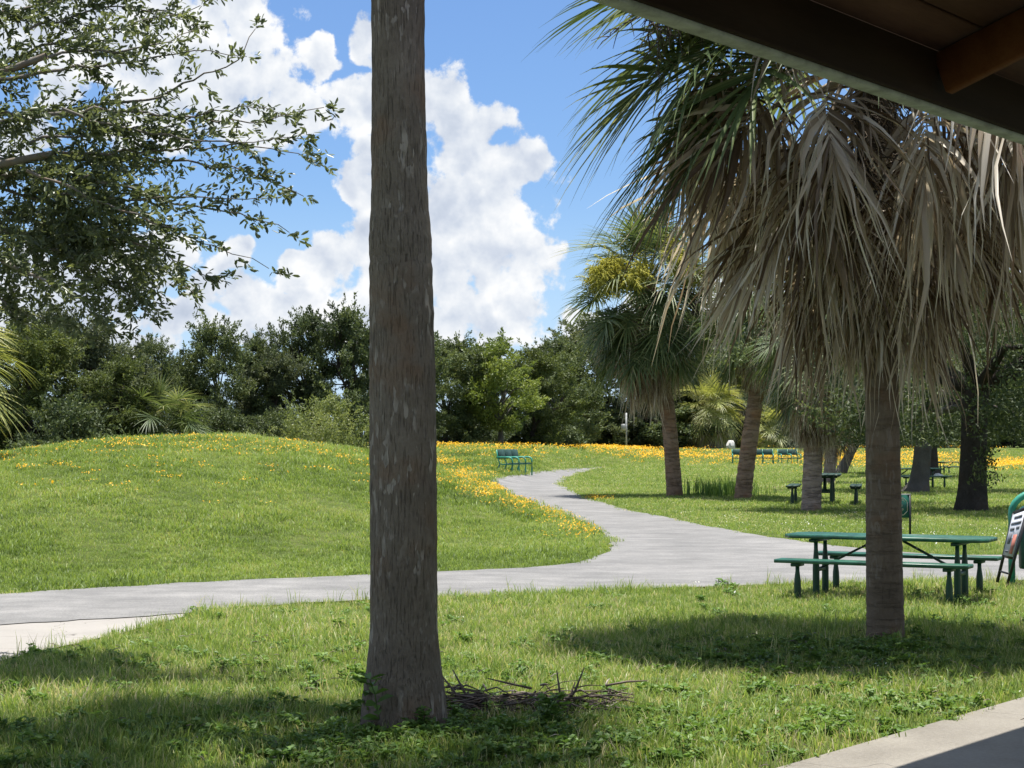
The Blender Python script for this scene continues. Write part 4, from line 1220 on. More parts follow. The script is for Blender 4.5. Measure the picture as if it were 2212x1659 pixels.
BR = [  # traced branches: points (column, row) and distance, leafiness
    ([(-260, 330), (0, 245), (130, 238), (330, 215), (540, 128), (580, 62)], 13.4, .8),
    ([(-260, 200), (-60, 160), (120, 90), (260, 60), (450, 12)], 13.8, 1.0),
    ([(-260, 330), (0, 262), (210, 238), (420, 258), (600, 262), (742, 232)], 13.0, 1.0),
    ([(130, 240), (330, 290), (540, 310), (650, 325), (738, 358)], 12.8, .9),
    ([(-260, 420), (0, 345), (200, 340), (420, 350), (580, 375), (694, 424)], 13.3, 1.0),
    ([(-200, 430), (60, 370), (260, 400), (430, 450), (540, 462), (660, 502)], 13.1, 1.0),
    ([(60, 370), (230, 440), (370, 490), (480, 530), (612, 580)], 12.7, .9),
    ([(0, 400), (180, 470), (290, 530), (370, 590), (438, 635)], 13.6, .9),
    ([(-200, 520), (40, 500), (160, 560), (260, 620), (330, 680)], 13.2, 1.1),
    ([(-200, 560), (0, 560), (100, 610), (190, 660), (252, 716)], 12.9, 1.0),
    ([(-260, 470), (-40, 450), (100, 480), (230, 530), (300, 590)], 13.9, 1.5),
    ([(60, 300), (230, 285), (380, 275), (480, 235), (590, 232), (660, 250)], 13.2, .9),
    ([(120, 330), (300, 330), (460, 320), (570, 300), (690, 300)], 12.9, .9),
    ([(100, 420), (300, 430), (450, 425), (560, 430), (640, 425)], 13.0, .9),
    ([(100, 120), (250, 110), (380, 90), (450, 60)], 13.2, 1.0),
    ([(60, 60), (220, 20), (330, 20), (420, 40)], 13.5, 1.0),
    ([(100, 500), (250, 520), (360, 540), (450, 590), (520, 600)], 13.3, .8),
    ([(-260, 300), (-60, 180), (130, 150), (300, 130), (430, 110), (560, 122)], 13.5, .8),
    ([(-260, 120), (-60, 40), (100, 10), (260, -30), (420, -60)], 13.7, 1.2),
    ([(-260, 600), (-80, 600), (0, 640), (40, 690)], 13.2, 1.2),
    ([(-260, 20), (-40, -60), (200, -140), (420, -190), (600, -210)], 13.2, 1.2),
    ([(-260, -60), (-40, -160), (200, -260), (420, -300)], 14.0, 1.2)]
for bi, (pp, D, lf) in enumerate(BR):
    pp = [(x - 42 * max(0, (x - 250) / 490), y) for x, y in pp]
    W = [at(x, y, D + rgp.uniform(-.25, .25) + 0.35 * math.sin(bi * 1.7 + i)) for i, (x, y) in enumerate(pp)]
    P_ = []
    for i in range(len(W) - 1):
        m = max(3, int((W[i + 1] - W[i]).length / 0.12))
        for j in range(m):
            P_.append(W[i].lerp(W[i + 1], j / m) + Vector((rgp.gauss(0, .012), rgp.gauss(0, .02), rgp.gauss(0, .012))))
    P_.append(W[-1]); n = len(P_)
    limbs.tube([rel(q, OB) for q in P_], [(0.024 if pp[0][0] < -100 else 0.010) * (1 - i / n) ** 1.3 + 0.0026 for i in range(n)], 6, False)
    for i in range(1, n):
        f = i / n
        d = (P_[i] - P_[i - 1]).normalized()
        px_, _ = project(np.array([P_[i].x]), np.array([P_[i].y]), np.array([P_[i].z]))
        dense = 2 + (2 if px_[0] < 330 else 0) + (1 if px_[0] < 200 else 0)
        tone = 0.42 + (0.22 if rgp.random() < 0.10 else 0)
        for k in range(dense if f < 0.9 else 1):
            if rgp.random() > 0.66 * lf: continue
            e = (d * 1.0 + Vector((rgp.gauss(0.15, .3), rgp.gauss(0, .6), rgp.gauss(-0.03, .38)))).normalized()
            leafy_twig(P_[i], e, rgp.uniform(0.12, 0.50) * (1.15 - 0.70 * f), 1.0, 0.0, 0.003, tone)
    leafy_twig(P_[-1], (P_[-1] - P_[-3]).normalized(), 0.08, 0.7, 0.0, 0.0025, 0.5)
# dense inner clump on the left
for k in range(270):
    x = rgp.gauss(110, 125); y = rgp.gauss(480, 85) + 0.1 * x
    if x > 330 or y > 680: continue
    p = at(x, y, 13.5 + rgp.uniform(-.8, .9))
    e = Vector((rgp.gauss(.35, .6), rgp.gauss(0, .7), rgp.gauss(-.15, .6))).normalized()
    leafy_twig(p, e, rgp.uniform(0.2, 0.5), 1.15, 0.05, 0.003, 0.36 + (0.3 if rgp.random() < .07 else 0))
for k in range(40):   # upper left and beyond the frame
    x = rgp.gauss(60, 150); y = rgp.gauss(130, 110)
    p = at(x, y, 13.7 + rgp.uniform(-.8, .9))
    e = Vector((rgp.gauss(.35, .6), rgp.gauss(0, .7), rgp.gauss(0, .6))).normalized()
    leafy_twig(p, e, rgp.uniform(0.2, 0.45), 1.0, 0.03, 0.003, 0.5)
for k in range(900):   # the rest of the crown, out of the picture, which shades the lawn
    a = rgp.uniform(0, 6.28); r_ = 4.6 * math.sqrt(rgp.random())
    p = Vector((OB.x + 0.2 + r_ * math.cos(a), OB.y - 0.6 + r_ * math.sin(a), rgp.uniform(3.4, 7.2)))
    px_, py_ = project(np.array([p.x]), np.array([p.y]), np.array([p.z]))
    if px_[0] > -90 and py_[0] > -60: continue
    leafy_twig(p, Vector((rgp.gauss(0, 1), rgp.gauss(0, 1), rgp.gauss(0, .5))).normalized(), rgp.uniform(0.3, 0.6), 0.8, 0.03, 0.003, 0.4)
# boughs off the trunk to the traced branches
tr_top = Vector((0.5, -0.4, 2.6))
for bi in (0, 1, 4, 8, 12, 14):
    s0 = rel(at(*BR[bi][0][0], BR[bi][1]), OB)
    limbs.tube([tr_top + Vector((0, 0, -.1 * bi)), tr_top.lerp(s0, .5) + Vector((0, 0, .3)), s0], [0.11, 0.06, 0.026], 7, False)
palm_trunk([Vector((0, 0, -.2)), Vector((0, 0, .3)), Vector((.2, -.1, 1.4)), Vector((.5, -.4, 2.7))], [.42, .33, .28, .22], M_bark_oak, oak, n=20, seed=4, ringy=0.01, lump=0.05)
obj('branch', limbs.mesh('branch', True), M_branch, oak)
obj('twigs', twigs, M_branch, oak)['kind'] = 'stuff'
LC = np.array(LC) - np.array(OB[:]); LD = np.array(LD)
V, Fq, rv = leaf_cloud(LC, LD, 0.066, 0.0225, rgn, np.array(LR), hexa=True)
lv = obj('leaves', mesh_np('leaves', V, Fq, rv), M_oak_near, oak); lv['kind'] = 'stuff'


# ------------------------------------------------------------------ picnic tables
def leg_prof(h, r):
    return [(r * 1.0, 0), (r * 1.05, h * 0.25), (r * 1.05, h * 0.55), (r * 0.98, h * 0.66), (r * 0.62, h * 0.86), (r * 0.6, h)]


def picnic_table(label, loc, rotz, mtop, mleg, group, detail=True, sc=1.0):
    t = thing('picnic_table', label, 'picnic table', loc, rotz, group)
    t.scale = (sc, sc, sc)
    L = 2.3; TH = 0.70; SH = 0.45
    for k in range(5):
        y = (k - 2) * 0.148
        cut = 0.16 if abs(k - 2) == 2 else (0.05 if abs(k - 2) == 1 else 0)
        mb = MB()
        ysgn = 1 if y > 0 else -1
        if abs(k - 2) == 2:
            yo, yi = y + ysgn * 0.07, y - ysgn * 0.07
            ol = [(-L / 2, yi), (L / 2, yi), (L / 2 - 0.11, yo), (-L / 2 + 0.11, yo)]
            if ysgn < 0: ol = ol[::-1]
            mb.prism(ol, TH - 0.04, TH)
        else: mb.box((0, y, TH - 0.02), (L, 0.140, 0.04), None, 0.005)
        obj('top_plank', mb, mtop, t)
    for s in (-1, 1):
        for k in range(2):
            mb = MB(); mb.box((0, s * (0.64 + k * 0.136), SH - 0.02), (L * 0.93, 0.130, 0.04), None, 0.006)
            obj('seat_plank', mb, mtop, t)
        for e in (-1, 1):
            mb = MB(); mb.lathe([(r, z - 0.12) for r, z in leg_prof(SH + 0.06, 0.038)], 12, (e * 0.84, s * 0.708, 0))
            lg = obj('seat_leg', mb, mleg, t)
            mb = MB(); mb.box((e * 0.84, s * 0.708, SH - 0.06), (0.09, 0.22, 0.035), None, 0.006)
            obj('bracket', mb, mleg, lg)
    for e in (-1, 1):
        for s in (-1, 1):
            mb = MB(); mb.lathe([(r, z - 0.12) for r, z in leg_prof(TH + 0.06, 0.038)], 12, (e * 0.80, s * 0.17, 0))
            obj('table_leg', mb, mleg, t)
        mb = MB(); mb.box((e * 0.80, 0, TH - 0.065), (0.08, 0.62, 0.035), None, 0.006)
        obj('bracket', mb, mleg, t)
        mb = MB(); mb.box((e * 0.80, 0, 0.30), (0.04, 0.30, 0.045), None, 0.004)
        obj('stretcher', mb, mleg, t)
        mb = MB(); mb.bar((e * 0.16, 0, TH - 0.06), (e * 0.78, 0, 0.32), 0.045, 0.022)
        obj('brace', mb, M_dkgreen, t)
    return t


tb = gp(1922, 1292)
picnic_table('green picnic table with two bench seats beside the nearest dead-skirted palm', (tb.x, tb.y, tb.z), R(-28), M_green_top, M_green, 'green picnic tables')
tb = gp(1782, 1089); tb2 = tb
picnic_table('nearly black picnic table seen end-on behind the pale banded palm', (tb.x, tb.y, tb.z), R(78), M_dkgreen, M_dkgreen, 'green picnic tables', sc=1.22)
tb = gp(1985, 1058)
picnic_table('dark green picnic table behind the grey flared oak trunk', (tb.x, tb.y + 1.2, tb.z), R(28), M_green, M_green, 'green picnic tables', sc=1.1)
tb = gp(2064, 1026)
picnic_table('farthest picnic table, half hidden by leaves between the dark oak trunks', (tb.x, tb.y, tb.z), R(18), M_green, M_green, 'green picnic tables', sc=1.0)


# ------------------------------------------------------------------ benches
def bench(label, loc, rotz, seats, group, sc=1.0):
    """faces local -y, length along x"""
    t = thing('park_bench', label, 'bench', loc, rotz, group); t.scale = (sc,) * 3
    sw = 0.62
    for k in range(seats):
        x = (k - (seats - 1) / 2) * sw
        mb = MB(); mb.box((0, 0, 0), (sw - 0.04, 0.045, 0.36), None, 0.01)
        o = obj('backrest_panel', mb, M_bench, t); o.location = (x, 0.29, 0.78); o.rotation_euler = (R(-12), 0, 0)
        for j in range(4):
            mb = MB(); mb.box((0, 0, 0), (sw - 0.02, 0.085, 0.03), None, 0.006)
            obj('seat_slat', mb, M_bench, t, (x, -0.20 + 0.115 * j, 0.43 - 0.012 * j))
    for k in range(seats + 1):
        x = (k - seats / 2) * sw
        mb = MB()
        # front leg sweeping back into the arm
        pts_ = [(x, -0.30, -0.05), (x, -0.30, 0.25), (x, -0.30, 0.50), (x, -0.285, 0.58), (x, -0.24, 0.635), (x, -0.15, 0.655), (x, 0.10, 0.66), (x, 0.36, 0.655)]
        mb.tube(pts_, 0.032, 8)
        mb.tube([(x, -0.28, 0.40), (x, 0.1, 0.385), (x, 0.22, 0.42), (x, 0.30, 0.64), (x, 0.355, 0.94)], 0.024, 6)
        mb.tube([(x, 0.22, 0.39), (x, 0.30, 0.2), (x, 0.32, -0.05)], 0.028, 6)
        obj('arm_leg', mb, M_teal, t)
    mb = MB(); mb.tube([(-seats * sw / 2, -0.22, 0.40), (seats * sw / 2, -0.22, 0.40)], 0.022, 6)
    obj('seat_rail', mb, M_teal, t)
    return t


bb = gp(1122, 1025); e1 = gp(1103, 1027)
bench('teal three-seat bench on the outside of the path bend, among yellow flowers', (bb.x - 0.2, bb.y, bb.z), R(66), 3, 'teal park benches', 1.2)
c = gp(1612, 1004)
bench('long teal bench partly hidden behind the leaning palm trunk', (c.x + 0.5, c.y, c.z), R(-4), 4, 'teal park benches', 1.25)
c = gp(1698, 1004)
bench('short teal bench right of the leaning palm, beside the longer bench', (c.x + 0.1, c.y - 1.0, c.z), R(12), 2, 'teal park benches', 1.25)

# ------------------------------------------------------------------ litter bin, board signs, post, rocks
c = gp(2232, 1268); D = c.y; k_ = S * F / D
x0 = at(2186, 1268, D).x; half = 0.33
c = Vector((x0 + half, D, c.z))
t = thing('litter_bin', 'teal litter bin hung in a curved pipe frame at the right edge', 'litter bin', c)
hp = HC + (HORIZON - 1063 / S) / F * D - c.z
arc = [(-half, 0, -0.1)] + [(-half, 0, hp * q) for q in (0.3, 0.6, 0.74)]
for k in range(1, 12):
    a = math.pi - k / 12 * math.pi
    arc.append((half * math.cos(a), 0, hp - 0.33 * 0.8 + 0.33 * 0.8 * math.sin(a)))
arc += [(half, 0, hp * 0.74), (half, 0, hp * 0.3), (half, 0, -0.1)]
mb = MB(); mb.tube(arc, 0.042, 12); obj('pipe_frame', mb.mesh('pipe_frame', True), M_teal, t)
mb = MB(); mb.lathe([(0.0, 0.13), (0.10, 0.125), (0.19, 0.09), (0.245, 0.04), (0.26, 0.0), (0.245, 0.0)], 24, (0, 0, hp - 0.265), False); obj('hood', mb.mesh('hood', True), M_teal, t)
mb = MB(); mb.lathe([(0.0, 0.22), (0.225, 0.22), (0.235, 0.24), (0.24, 0.55), (0.245, hp - 0.42), (0.225, hp - 0.42), (0.22, 0.3)], 28, (0, 0, 0), False); obj('bin_body', mb.mesh('bin_body', True), M_bin, t)
mb = MB()
for s in (-1, 1): mb.bar((s * 0.235, 0, 0.6), (s * half, 0, 0.6), 0.03, 0.05)
obj('hanger', mb, M_teal, t)

# leaning A-board with a white notice
a0 = gp(2153, 1258); a1 = gp(2174, 1275)
D = a1.y - 0.05
def q_(x, y, dd=0.0): return at(x, y, D + dd)
base = Vector((q_(2165, 1266).x, D, float(terrain(0, D))))
t = thing('sandwich_board', 'black folding sandwich board with a white notice in front of the litter bin', 'sign', base)
Lb, Lt = q_(2154, 1258, 0.25), q_(2190, 1108, 0.30)
Rb, Rt = q_(2173, 1274, -0.05), q_(2222, 1096, -0.02)
for a_, b_ in ((Lb, Lt), (Rb, Rt)):
    mb = MB(); mb.bar(rel(a_, base), rel(b_, base), 0.028, 0.028); obj('leg', mb, M_black, t)
lp = lambda a_, b_, f: a_.lerp(b_, f)
mb = MB(); mb.bar(rel(lp(Lb, Lt, 0.16), base), rel(lp(Rb, Rt, 0.19), base), 0.02, 0.02); obj('cross_bar', mb, M_black, t)
A, B, C_, Dd = lp(Lb, Lt, .36), lp(Rb, Rt, .36), lp(Rb, Rt, .98), lp(Lb, Lt, .98)
nrm = (B - A).cross(Dd - A).normalized()
if nrm.y > 0: nrm = -nrm


def panel(name, fa, fb, ga, gb, off, th, mat, parent):
    P4 = []
    for (u, v) in ((fa, ga), (fb, ga), (fb, gb), (fa, gb)):
        P4.append(A.lerp(B, u).lerp(Dd.lerp(C_, u), v) - base)
    V = [p + nrm * off for p in P4] + [p + nrm * (off + th) for p in P4]
    mb = MB(); mb.add(np.array([v[:] for v in V]), [[3, 2, 1, 0], [4, 5, 6, 7], [0, 1, 5, 4], [1, 2, 6, 5], [2, 3, 7, 6], [3, 0, 4, 7]])
    return obj(name, mb, mat, parent)


bd = panel('board', 0, 1, 0, 1, -0.01, 0.02, M_black, t)
nt_ = panel('notice', 0.05, 0.92, 0.05, 0.97, 0.012, 0.004, M_white, t)
for (fa, fb, ga, gb, mt) in ((.25, .8, .86, .91, M_ink), (.12, .85, .73, .78, M_ink), (.14, .45, .60, .66, M_ink), (.58, .82, .62, .67, M_ink),
                             (.16, .36, .30, .54, M_ink), (.52, .80, .10, .50, M_red), (.16, .4, .12, .17, M_ink)):
    panel('printed_block', fa, fb, ga, gb, 0.0165, 0.002, mt, nt_)
mb = MB(); mb.bar(rel(Lt, base), rel(Rt, base), 0.03, 0.03); obj('top_rail', mb, M_black, t)

# green framed sign behind the right palm trunk
D = 31.0
rgt = at(1966, 1150, D)
wd = 0.60; bx = rgt.x - wd / 2
gz = float(terrain(bx, D)); base = Vector((bx, D, gz))
zt = HC + (HORIZON - 1069 / S) / F * D - gz; zb = HC + (HORIZON - 1118 / S) / F * D - gz
t = thing('yard_sign', 'small dark green sign in a black metal frame behind the palm trunk', 'sign', base)
for s in (-1, 1):
    mb = MB(); mb.box((s * wd / 2, 0, zt / 2 - 0.05), (0.035, 0.035, zt + 0.1)); obj('post', mb, M_black, t)
mb = MB(); mb.box((0, 0, zt + 0.01), (wd + 0.03, 0.045, 0.02)); obj('cap', mb, M_galv, t)
mb = MB(); mb.box((0, 0, zb - 0.32), (wd, 0.02, 0.022)); obj('cross_bar', mb, M_black, t)
mb = MB(); mb.box((0, 0, (zt + zb) / 2), (wd - 0.03, 0.018, zt - zb)); pn = obj('sign_panel', mb, M_sign_green, t)
m_ = 0.05; xr = wd / 2 - m_; ins = 0.07
loop = [(xr - ins, zt - 0.05), (xr, zt - 0.05 - ins), (xr, zb + 0.05 + ins), (xr - ins, zb + 0.05), (-xr + ins, zb + 0.05), (-xr, zb + 0.05 + ins), (-xr, zt - 0.05 - ins), (-xr + ins, zt - 0.05)]
mb = MB()
for k in range(8):
    a_, b_ = loop[k], loop[(k + 1) % 8]
    mb.bar((a_[0], -0.012, a_[1]), (b_[0], -0.012, b_[1]), 0.004, 0.012)
obj('border_line', mb, M_cream, pn)
dg = bpy.context.evaluated_depsgraph_get()
for txt, sz, zf, xx in (('CA', 0.125, 0.70, 0.115), ('se', 0.085, 0.50, 0.13), ('ns', 0.085, 0.33, 0.145)):
    cu = bpy.data.curves.new('letters', 'FONT'); cu.body = txt; cu.size = sz; cu.extrude = 0.002; cu.align_x = 'CENTER'; cu.resolution_u = 2
    to = bpy.data.objects.new('letters_tmp', cu); COL.objects.link(to); bpy.context.view_layer.update()
    me = bpy.data.meshes.new_from_object(to.evaluated_get(bpy.context.evaluated_depsgraph_get()))
    bpy.data.objects.remove(to)
    obj('lettering', me, M_cream, pn, (xx, -0.013, zb + (zt - zb) * zf), (R(90), 0, 0))

# grey post with a small box at the tree line
d = ray(1353, 967); c = Vector((d[0] * 149, 149, float(terrain(d[0] * 149, 149))))
t = thing('utility_post', 'thin grey post with a small box in front of the dark tree line', 'post', c)
mb = MB(); mb.tube([(0, 0, -0.2), (0, 0, 3.1)], 0.075, 8); obj('pole', mb, M_galv, t)
mb = MB(); mb.box((-0.22, -0.05, 1.85), (0.45, 0.25, 0.55), None, 0.05); obj('meter_box', mb, M_galv, t)


def rock(label, loc, size, seed, mat):
    rg = np.random.default_rng(seed); bm = bmesh.new(); bmesh.ops.create_icosphere(bm, subdivisions=2, radius=1)
    for v in bm.verts:
        v.co = v.co * rg.uniform(0.75, 1.15); v.co = Vector((v.co.x * size[0], v.co.y * size[1], v.co.z * size[2]))
    me = bpy.data.meshes.new('rock'); bm.to_mesh(me); bm.free()
    return tag(obj('rock', me, mat, None, loc), label, 'rock')


c = gp(1608, 970); rock('white rock at the foot of the tree line, left of the leaning palm', (c.x - 1.2, c.y, c.z + 0.3), (0.42, 0.35, 0.5), 3, M_rock)
c = gp(2013, 1033); rock('small pale rock at the foot of the dark oak behind the grey flared oak', (c.x + 0.1, c.y - 0.8, c.z + 0.08), (0.28, 0.2, 0.2), 5, M_rock)

# old boards lying on the mound's shoulder
D = 52.0; d = ray(178, 962); x = d[0] * D
c = Vector((x, D, float(terrain(x, D))))
t = thing('board_pile', 'few grey old boards lying on the left shoulder of the mound', 'boards', c)
for i, (dy, dz, l_, a_) in enumerate(((0, .10, 1.7, .12), (.1, .18, 1.3, -.05), (-.1, .25, 0.9, .2))):
    mb = MB(); mb.box((0, 0, 0), (l_, 0.25, 0.05), None, 0.006); obj('board', mb, M_oldwood, t, (0.1 * i, dy, dz), (0.05, -0.03, a_))

# ------------------------------------------------------------------ twig pile and weeds round the front trunk
rgp = random.Random(12)
c = gp(1110, 1535)
t = thing('brush_pile', 'low pile of dead twigs and dry leaf stalks right of the nearest trunk', 'brush pile', c)
k_ = S * F / c.y
for part, cnt, spread in (('dry_stalk', 120, 1.0), ('dry_twig', 150, 1.1)):
    mb = MB()
    for k in range(cnt):
        p = Vector((rgp.gauss(0, 0.34) * spread, rgp.gauss(0, 0.14), 0.02 + abs(rgp.gauss(0, .045))))
        p.x = max(-0.62, min(0.62, p.x))
        a_ = rgp.choice([0, math.pi]) + rgp.gauss(0, .6); d_ = Vector((math.cos(a_), math.sin(a_), rgp.gauss(0, .12)))
        ln = rgp.uniform(.08, .34); r_ = rgp.uniform(.003, .008)
        mb.tube([p, p + d_ * ln * .5 + Vector((0, 0, rgp.gauss(0.01, .02))), p + d_ * ln], [r_, r_, r_ * .5], 4, True, min(1, max(0, rgp.gauss(.45, .25))))
    o = obj(part, mb, M_twig, t); o['kind'] = 'stuff'
for (x0_, x1_, z1_, y_) in ((-.30, -.48, .24, 0), (-.27, -.40, .26, .03), (.30, .28, .26, 0), (.32, .46, .28, .0), (.31, .40, .18, .02), (-.2, -.62, .03, .02)):
    mb = MB(); mb.tube([(x0_, y_, 0.03), ((x0_ + x1_) / 2 + .01, y_, z1_ * .45), (x1_, y_, z1_)], [.011, .009, .004], 5)
    obj('upright_stick', mb, M_twig, t)


def weed_mesh(name, seed, n_stem, h, leaf, mat):
    rg = random.Random(seed); nr = np.random.default_rng(seed); cs, ds = [], []; mb = MB()
    for k in range(n_stem):
        a_ = rg.uniform(0, 6.28); p = Vector((rg.gauss(0, .05), rg.gauss(0, .05), -0.01)); d_ = Vector((math.cos(a_) * .35, math.sin(a_) * .35, 1)).normalized()
        st = 7; hh = h * rg.uniform(.5, 1.1); pts_ = [p.copy()]
        for i in range(st):
            d_ = (d_ + Vector((rg.gauss(0, .12), rg.gauss(0, .12), -.02))).normalized(); p = p + d_ * hh / st; pts_.append(p.copy())
            for q in range(2 if i < st - 1 else 4):
                b_ = rg.uniform(0, 6.28); e = Vector((math.cos(b_), math.sin(b_), rg.uniform(-.1, .6))).normalized(); cs.append(p[:]); ds.append(e[:])
        mb.tube(pts_, 0.003, 3, False, .5)
    V, Fq, rv = leaf_cloud(np.array(cs), np.array(ds), leaf, leaf * .5, nr, np.clip(nr.normal(.5, .2, len(cs)), 0, 1), hexa=True, up=0.9)
    mb.add(V, Fq.tolist(), rv)
    me = mb.mesh(name); me.materials.append(mat); return me


wm = weed_mesh('leafy_weed', 5, 9, 0.36, 0.085, M_weed)
c = gp(838, 1572)
tag(obj('leafy_weed', wm, None, None, (c.x, c.y - 0.12, c.z), None, 1.15), 'leafy green weed at the left foot of the nearest trunk', 'weed')
wm2 = weed_mesh('leafy_weed', 6, 7, 0.30, 0.07, M_weed)
c = gp(1180, 1575)
tag(obj('leafy_weed', wm2, None, None, (c.x, c.y, c.z), None, 0.9), 'leafy green weed in front of the dead twig pile', 'weed')
c = gp(905, 1592)
tag(obj('leafy_weed', wm2, None, None, (c.x, c.y, c.z), (0, 0, 2), 0.7), 'low leafy weed at the middle foot of the nearest trunk', 'weed')


# ------------------------------------------------------------------ grass, flowers and ground cover as scattered stuff
def blade_clump(name, seed, n, rad, h, w, mat, lean=0.35, dry=0.12, seg=2):
    rg = np.random.default_rng(seed); V = []; Fc = []; Rn = []
    for k in range(n):
        a_ = rg.uniform(0, 6.28); r_ = rad * math.sqrt(rg.random()); p = np.array([r_ * math.cos(a_), r_ * math.sin(a_), -0.01])
        b_ = rg.uniform(0, 6.28); hh = h * rg.uniform(.45, 1.2); ln = lean * rg.uniform(.2, 1.6) * hh
        dv = np.array([math.cos(b_), math.sin(b_), 0]); sd = np.array([-dv[1], dv[0], 0]) * w * rg.uniform(.6, 1.3) / 2
        tw = rg.uniform(-.6, .6); sd = sd * math.cos(tw) + dv * math.sin(tw) * w / 2
        m_ = p + np.array([0, 0, hh * .6]) + dv * ln * .35; e = p + np.array([0, 0, hh * rg.uniform(.75, 1)]) + dv * ln
        i = len(V); V += [p - sd, p + sd, m_ + sd * .8, m_ - sd * .8, e]; Fc += [[i, i + 1, i + 2, i + 3], [i + 3, i + 2, i + 4]]
        base = rg.normal(.42, .15) if rg.random() > dry else rg.uniform(.85, 1)
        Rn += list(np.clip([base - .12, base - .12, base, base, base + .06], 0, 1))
    me = mesh_np(name, np.array(V), Fc, np.array(Rn)); me.materials.append(mat); return me


def flower_clump(name, seed, n, rad, size, h, mat):
    rg = np.random.default_rng(seed); V = []; Fc = []; Rn = []
    for k in range(n):
        a_ = rg.uniform(0, 6.28); r_ = rad * math.sqrt(rg.random()); c_ = np.array([r_ * math.cos(a_), r_ * math.sin(a_), h * rg.uniform(.5, 1.2)])
        tilt = rg.normal(0, .5, 2); s_ = size * rg.uniform(.7, 1.25)
        i = len(V); m = 5
        for j in range(m):
            t_ = 2 * math.pi * j / m + a_; rr_ = s_ * rg.uniform(.7, 1.1)
            x, y = rr_ * math.cos(t_), rr_ * math.sin(t_); V.append(c_ + np.array([x, y, x * tilt[0] + y * tilt[1]]))
        Fc.append(list(range(i, i + m))); Rn += [rg.random()] * m
    me = mesh_np(name, np.array(V), Fc, np.array(Rn)); me.materials.append(mat); return me


def scatter(name, P3, rot, scl, pick, meshes, label):
    """one object whose points carry copies of the clump meshes"""
    c_ = bpy.data.collections.new(name + '_source')
    for i, m_ in enumerate(meshes):
        o = bpy.data.objects.new('%s_clump_%02d' % (name, i), m_); c_.objects.link(o)
    me = bpy.data.meshes.new(name); me.vertices.add(len(P3)); me.vertices.foreach_set('co', np.asarray(P3, np.float32).ravel())
    for nm, tp, arr in (('rot', 'FLOAT_VECTOR', rot), ('scl', 'FLOAT', scl), ('pick', 'INT', pick)):
        a = me.attributes.new(nm, tp, 'POINT')
        a.data.foreach_set('vector' if tp == 'FLOAT_VECTOR' else 'value', np.asarray(arr, np.int32 if tp == 'INT' else np.float32).ravel())
    o = obj(name, me); kind(o, 'stuff', label)
    ng = bpy.data.node_groups.new(name + '_scatter', 'GeometryNodeTree')
    ng.interface.new_socket('Geometry', in_out='INPUT', socket_type='NodeSocketGeometry')
    ng.interface.new_socket('Geometry', in_out='OUTPUT', socket_type='NodeSocketGeometry')
    gi = ng.nodes.new('NodeGroupInput'); go = ng.nodes.new('NodeGroupOutput')
    iop = ng.nodes.new('GeometryNodeInstanceOnPoints'); ci = ng.nodes.new('GeometryNodeCollectionInfo')
    ci.inputs[0].default_value = c_; ci.inputs[1].default_value = True; ci.inputs[2].default_value = True
    ng.links.new(gi.outputs[0], iop.inputs['Points']); ng.links.new(ci.outputs[0], iop.inputs['Instance'])
    iop.inputs['Pick Instance'].default_value = True
    for nm, tp, sk in (('rot', 'FLOAT_VECTOR', 'Rotation'), ('scl', 'FLOAT', 'Scale'), ('pick', 'INT', 'Instance Index')):
        na = ng.nodes.new('GeometryNodeInputNamedAttribute'); na.data_type = tp; na.inputs[0].default_value = nm
        ng.links.new(na.outputs[0], iop.inputs[sk])
    ng.links.new(iop.outputs[0], go.inputs[0])
    md = o.modifiers.new('scatter', 'NODES'); md.node_group = ng
    return o


rngs = np.random.default_rng(21)


def sample(D0, D1, dens, half=0.335, extra=1.2):
    Xm = half * D1 + extra
    n = int((D1 - D0) * 2 * Xm * dens)
    Y = rngs.uniform(D0, D1, n); X = rngs.uniform(-Xm, Xm, n)
    k = np.abs(X) < half * Y + extra
    X, Y = X[k], Y[k]
    k = ~paved(X, Y)
    return X[k], Y[k]


def do_scatter(name, bands, meshes, label, dens_fn=None, smin=.7, smax=1.25, tilt=.12, dz=0.0, size_fn=None):
    Xs, Ys, Sc = [], [], []
    for (D0, D1, dens, s_) in bands:
        X, Y = sample(D0, D1, dens)
        if dens_fn is not None:
            k = rngs.random(len(X)) < dens_fn(X, Y, terrain(X, Y)); X, Y = X[k], Y[k]
        Xs.append(X); Ys.append(Y); Sc.append(np.full(len(X), s_))
    X = np.concatenate(Xs); Y = np.concatenate(Ys); Sc = np.concatenate(Sc); Z = terrain(X, Y) + dz
    n = len(X)
    rot = np.column_stack([rngs.normal(0, tilt, n), rngs.normal(0, tilt, n), rngs.uniform(0, 6.28, n)])
    sc = Sc * rngs.uniform(smin, smax, n)
    if size_fn is not None: sc = sc * size_fn(X, Y)
    return scatter(name, np.column_stack([X, Y, Z]), rot, sc, rngs.integers(0, len(meshes), n), meshes, label)


def on_mound(X, Y):
    # beyond the main footpath and left of the branch
    return (Y > np.interp(X, main_far[:, 0], main_far[:, 1])) & (X < 1.8 + 0 * Y) & ~((X > 1.2) & (Y > 45))


def patchy(X, Y):
    return 0.5 + 0.25 * np.sin(X * 1.7 + 0.8 * np.sin(Y * 1.1)) + 0.25 * np.sin(Y * 1.3 + 1.7 * np.sin(X * 0.9 + 2))


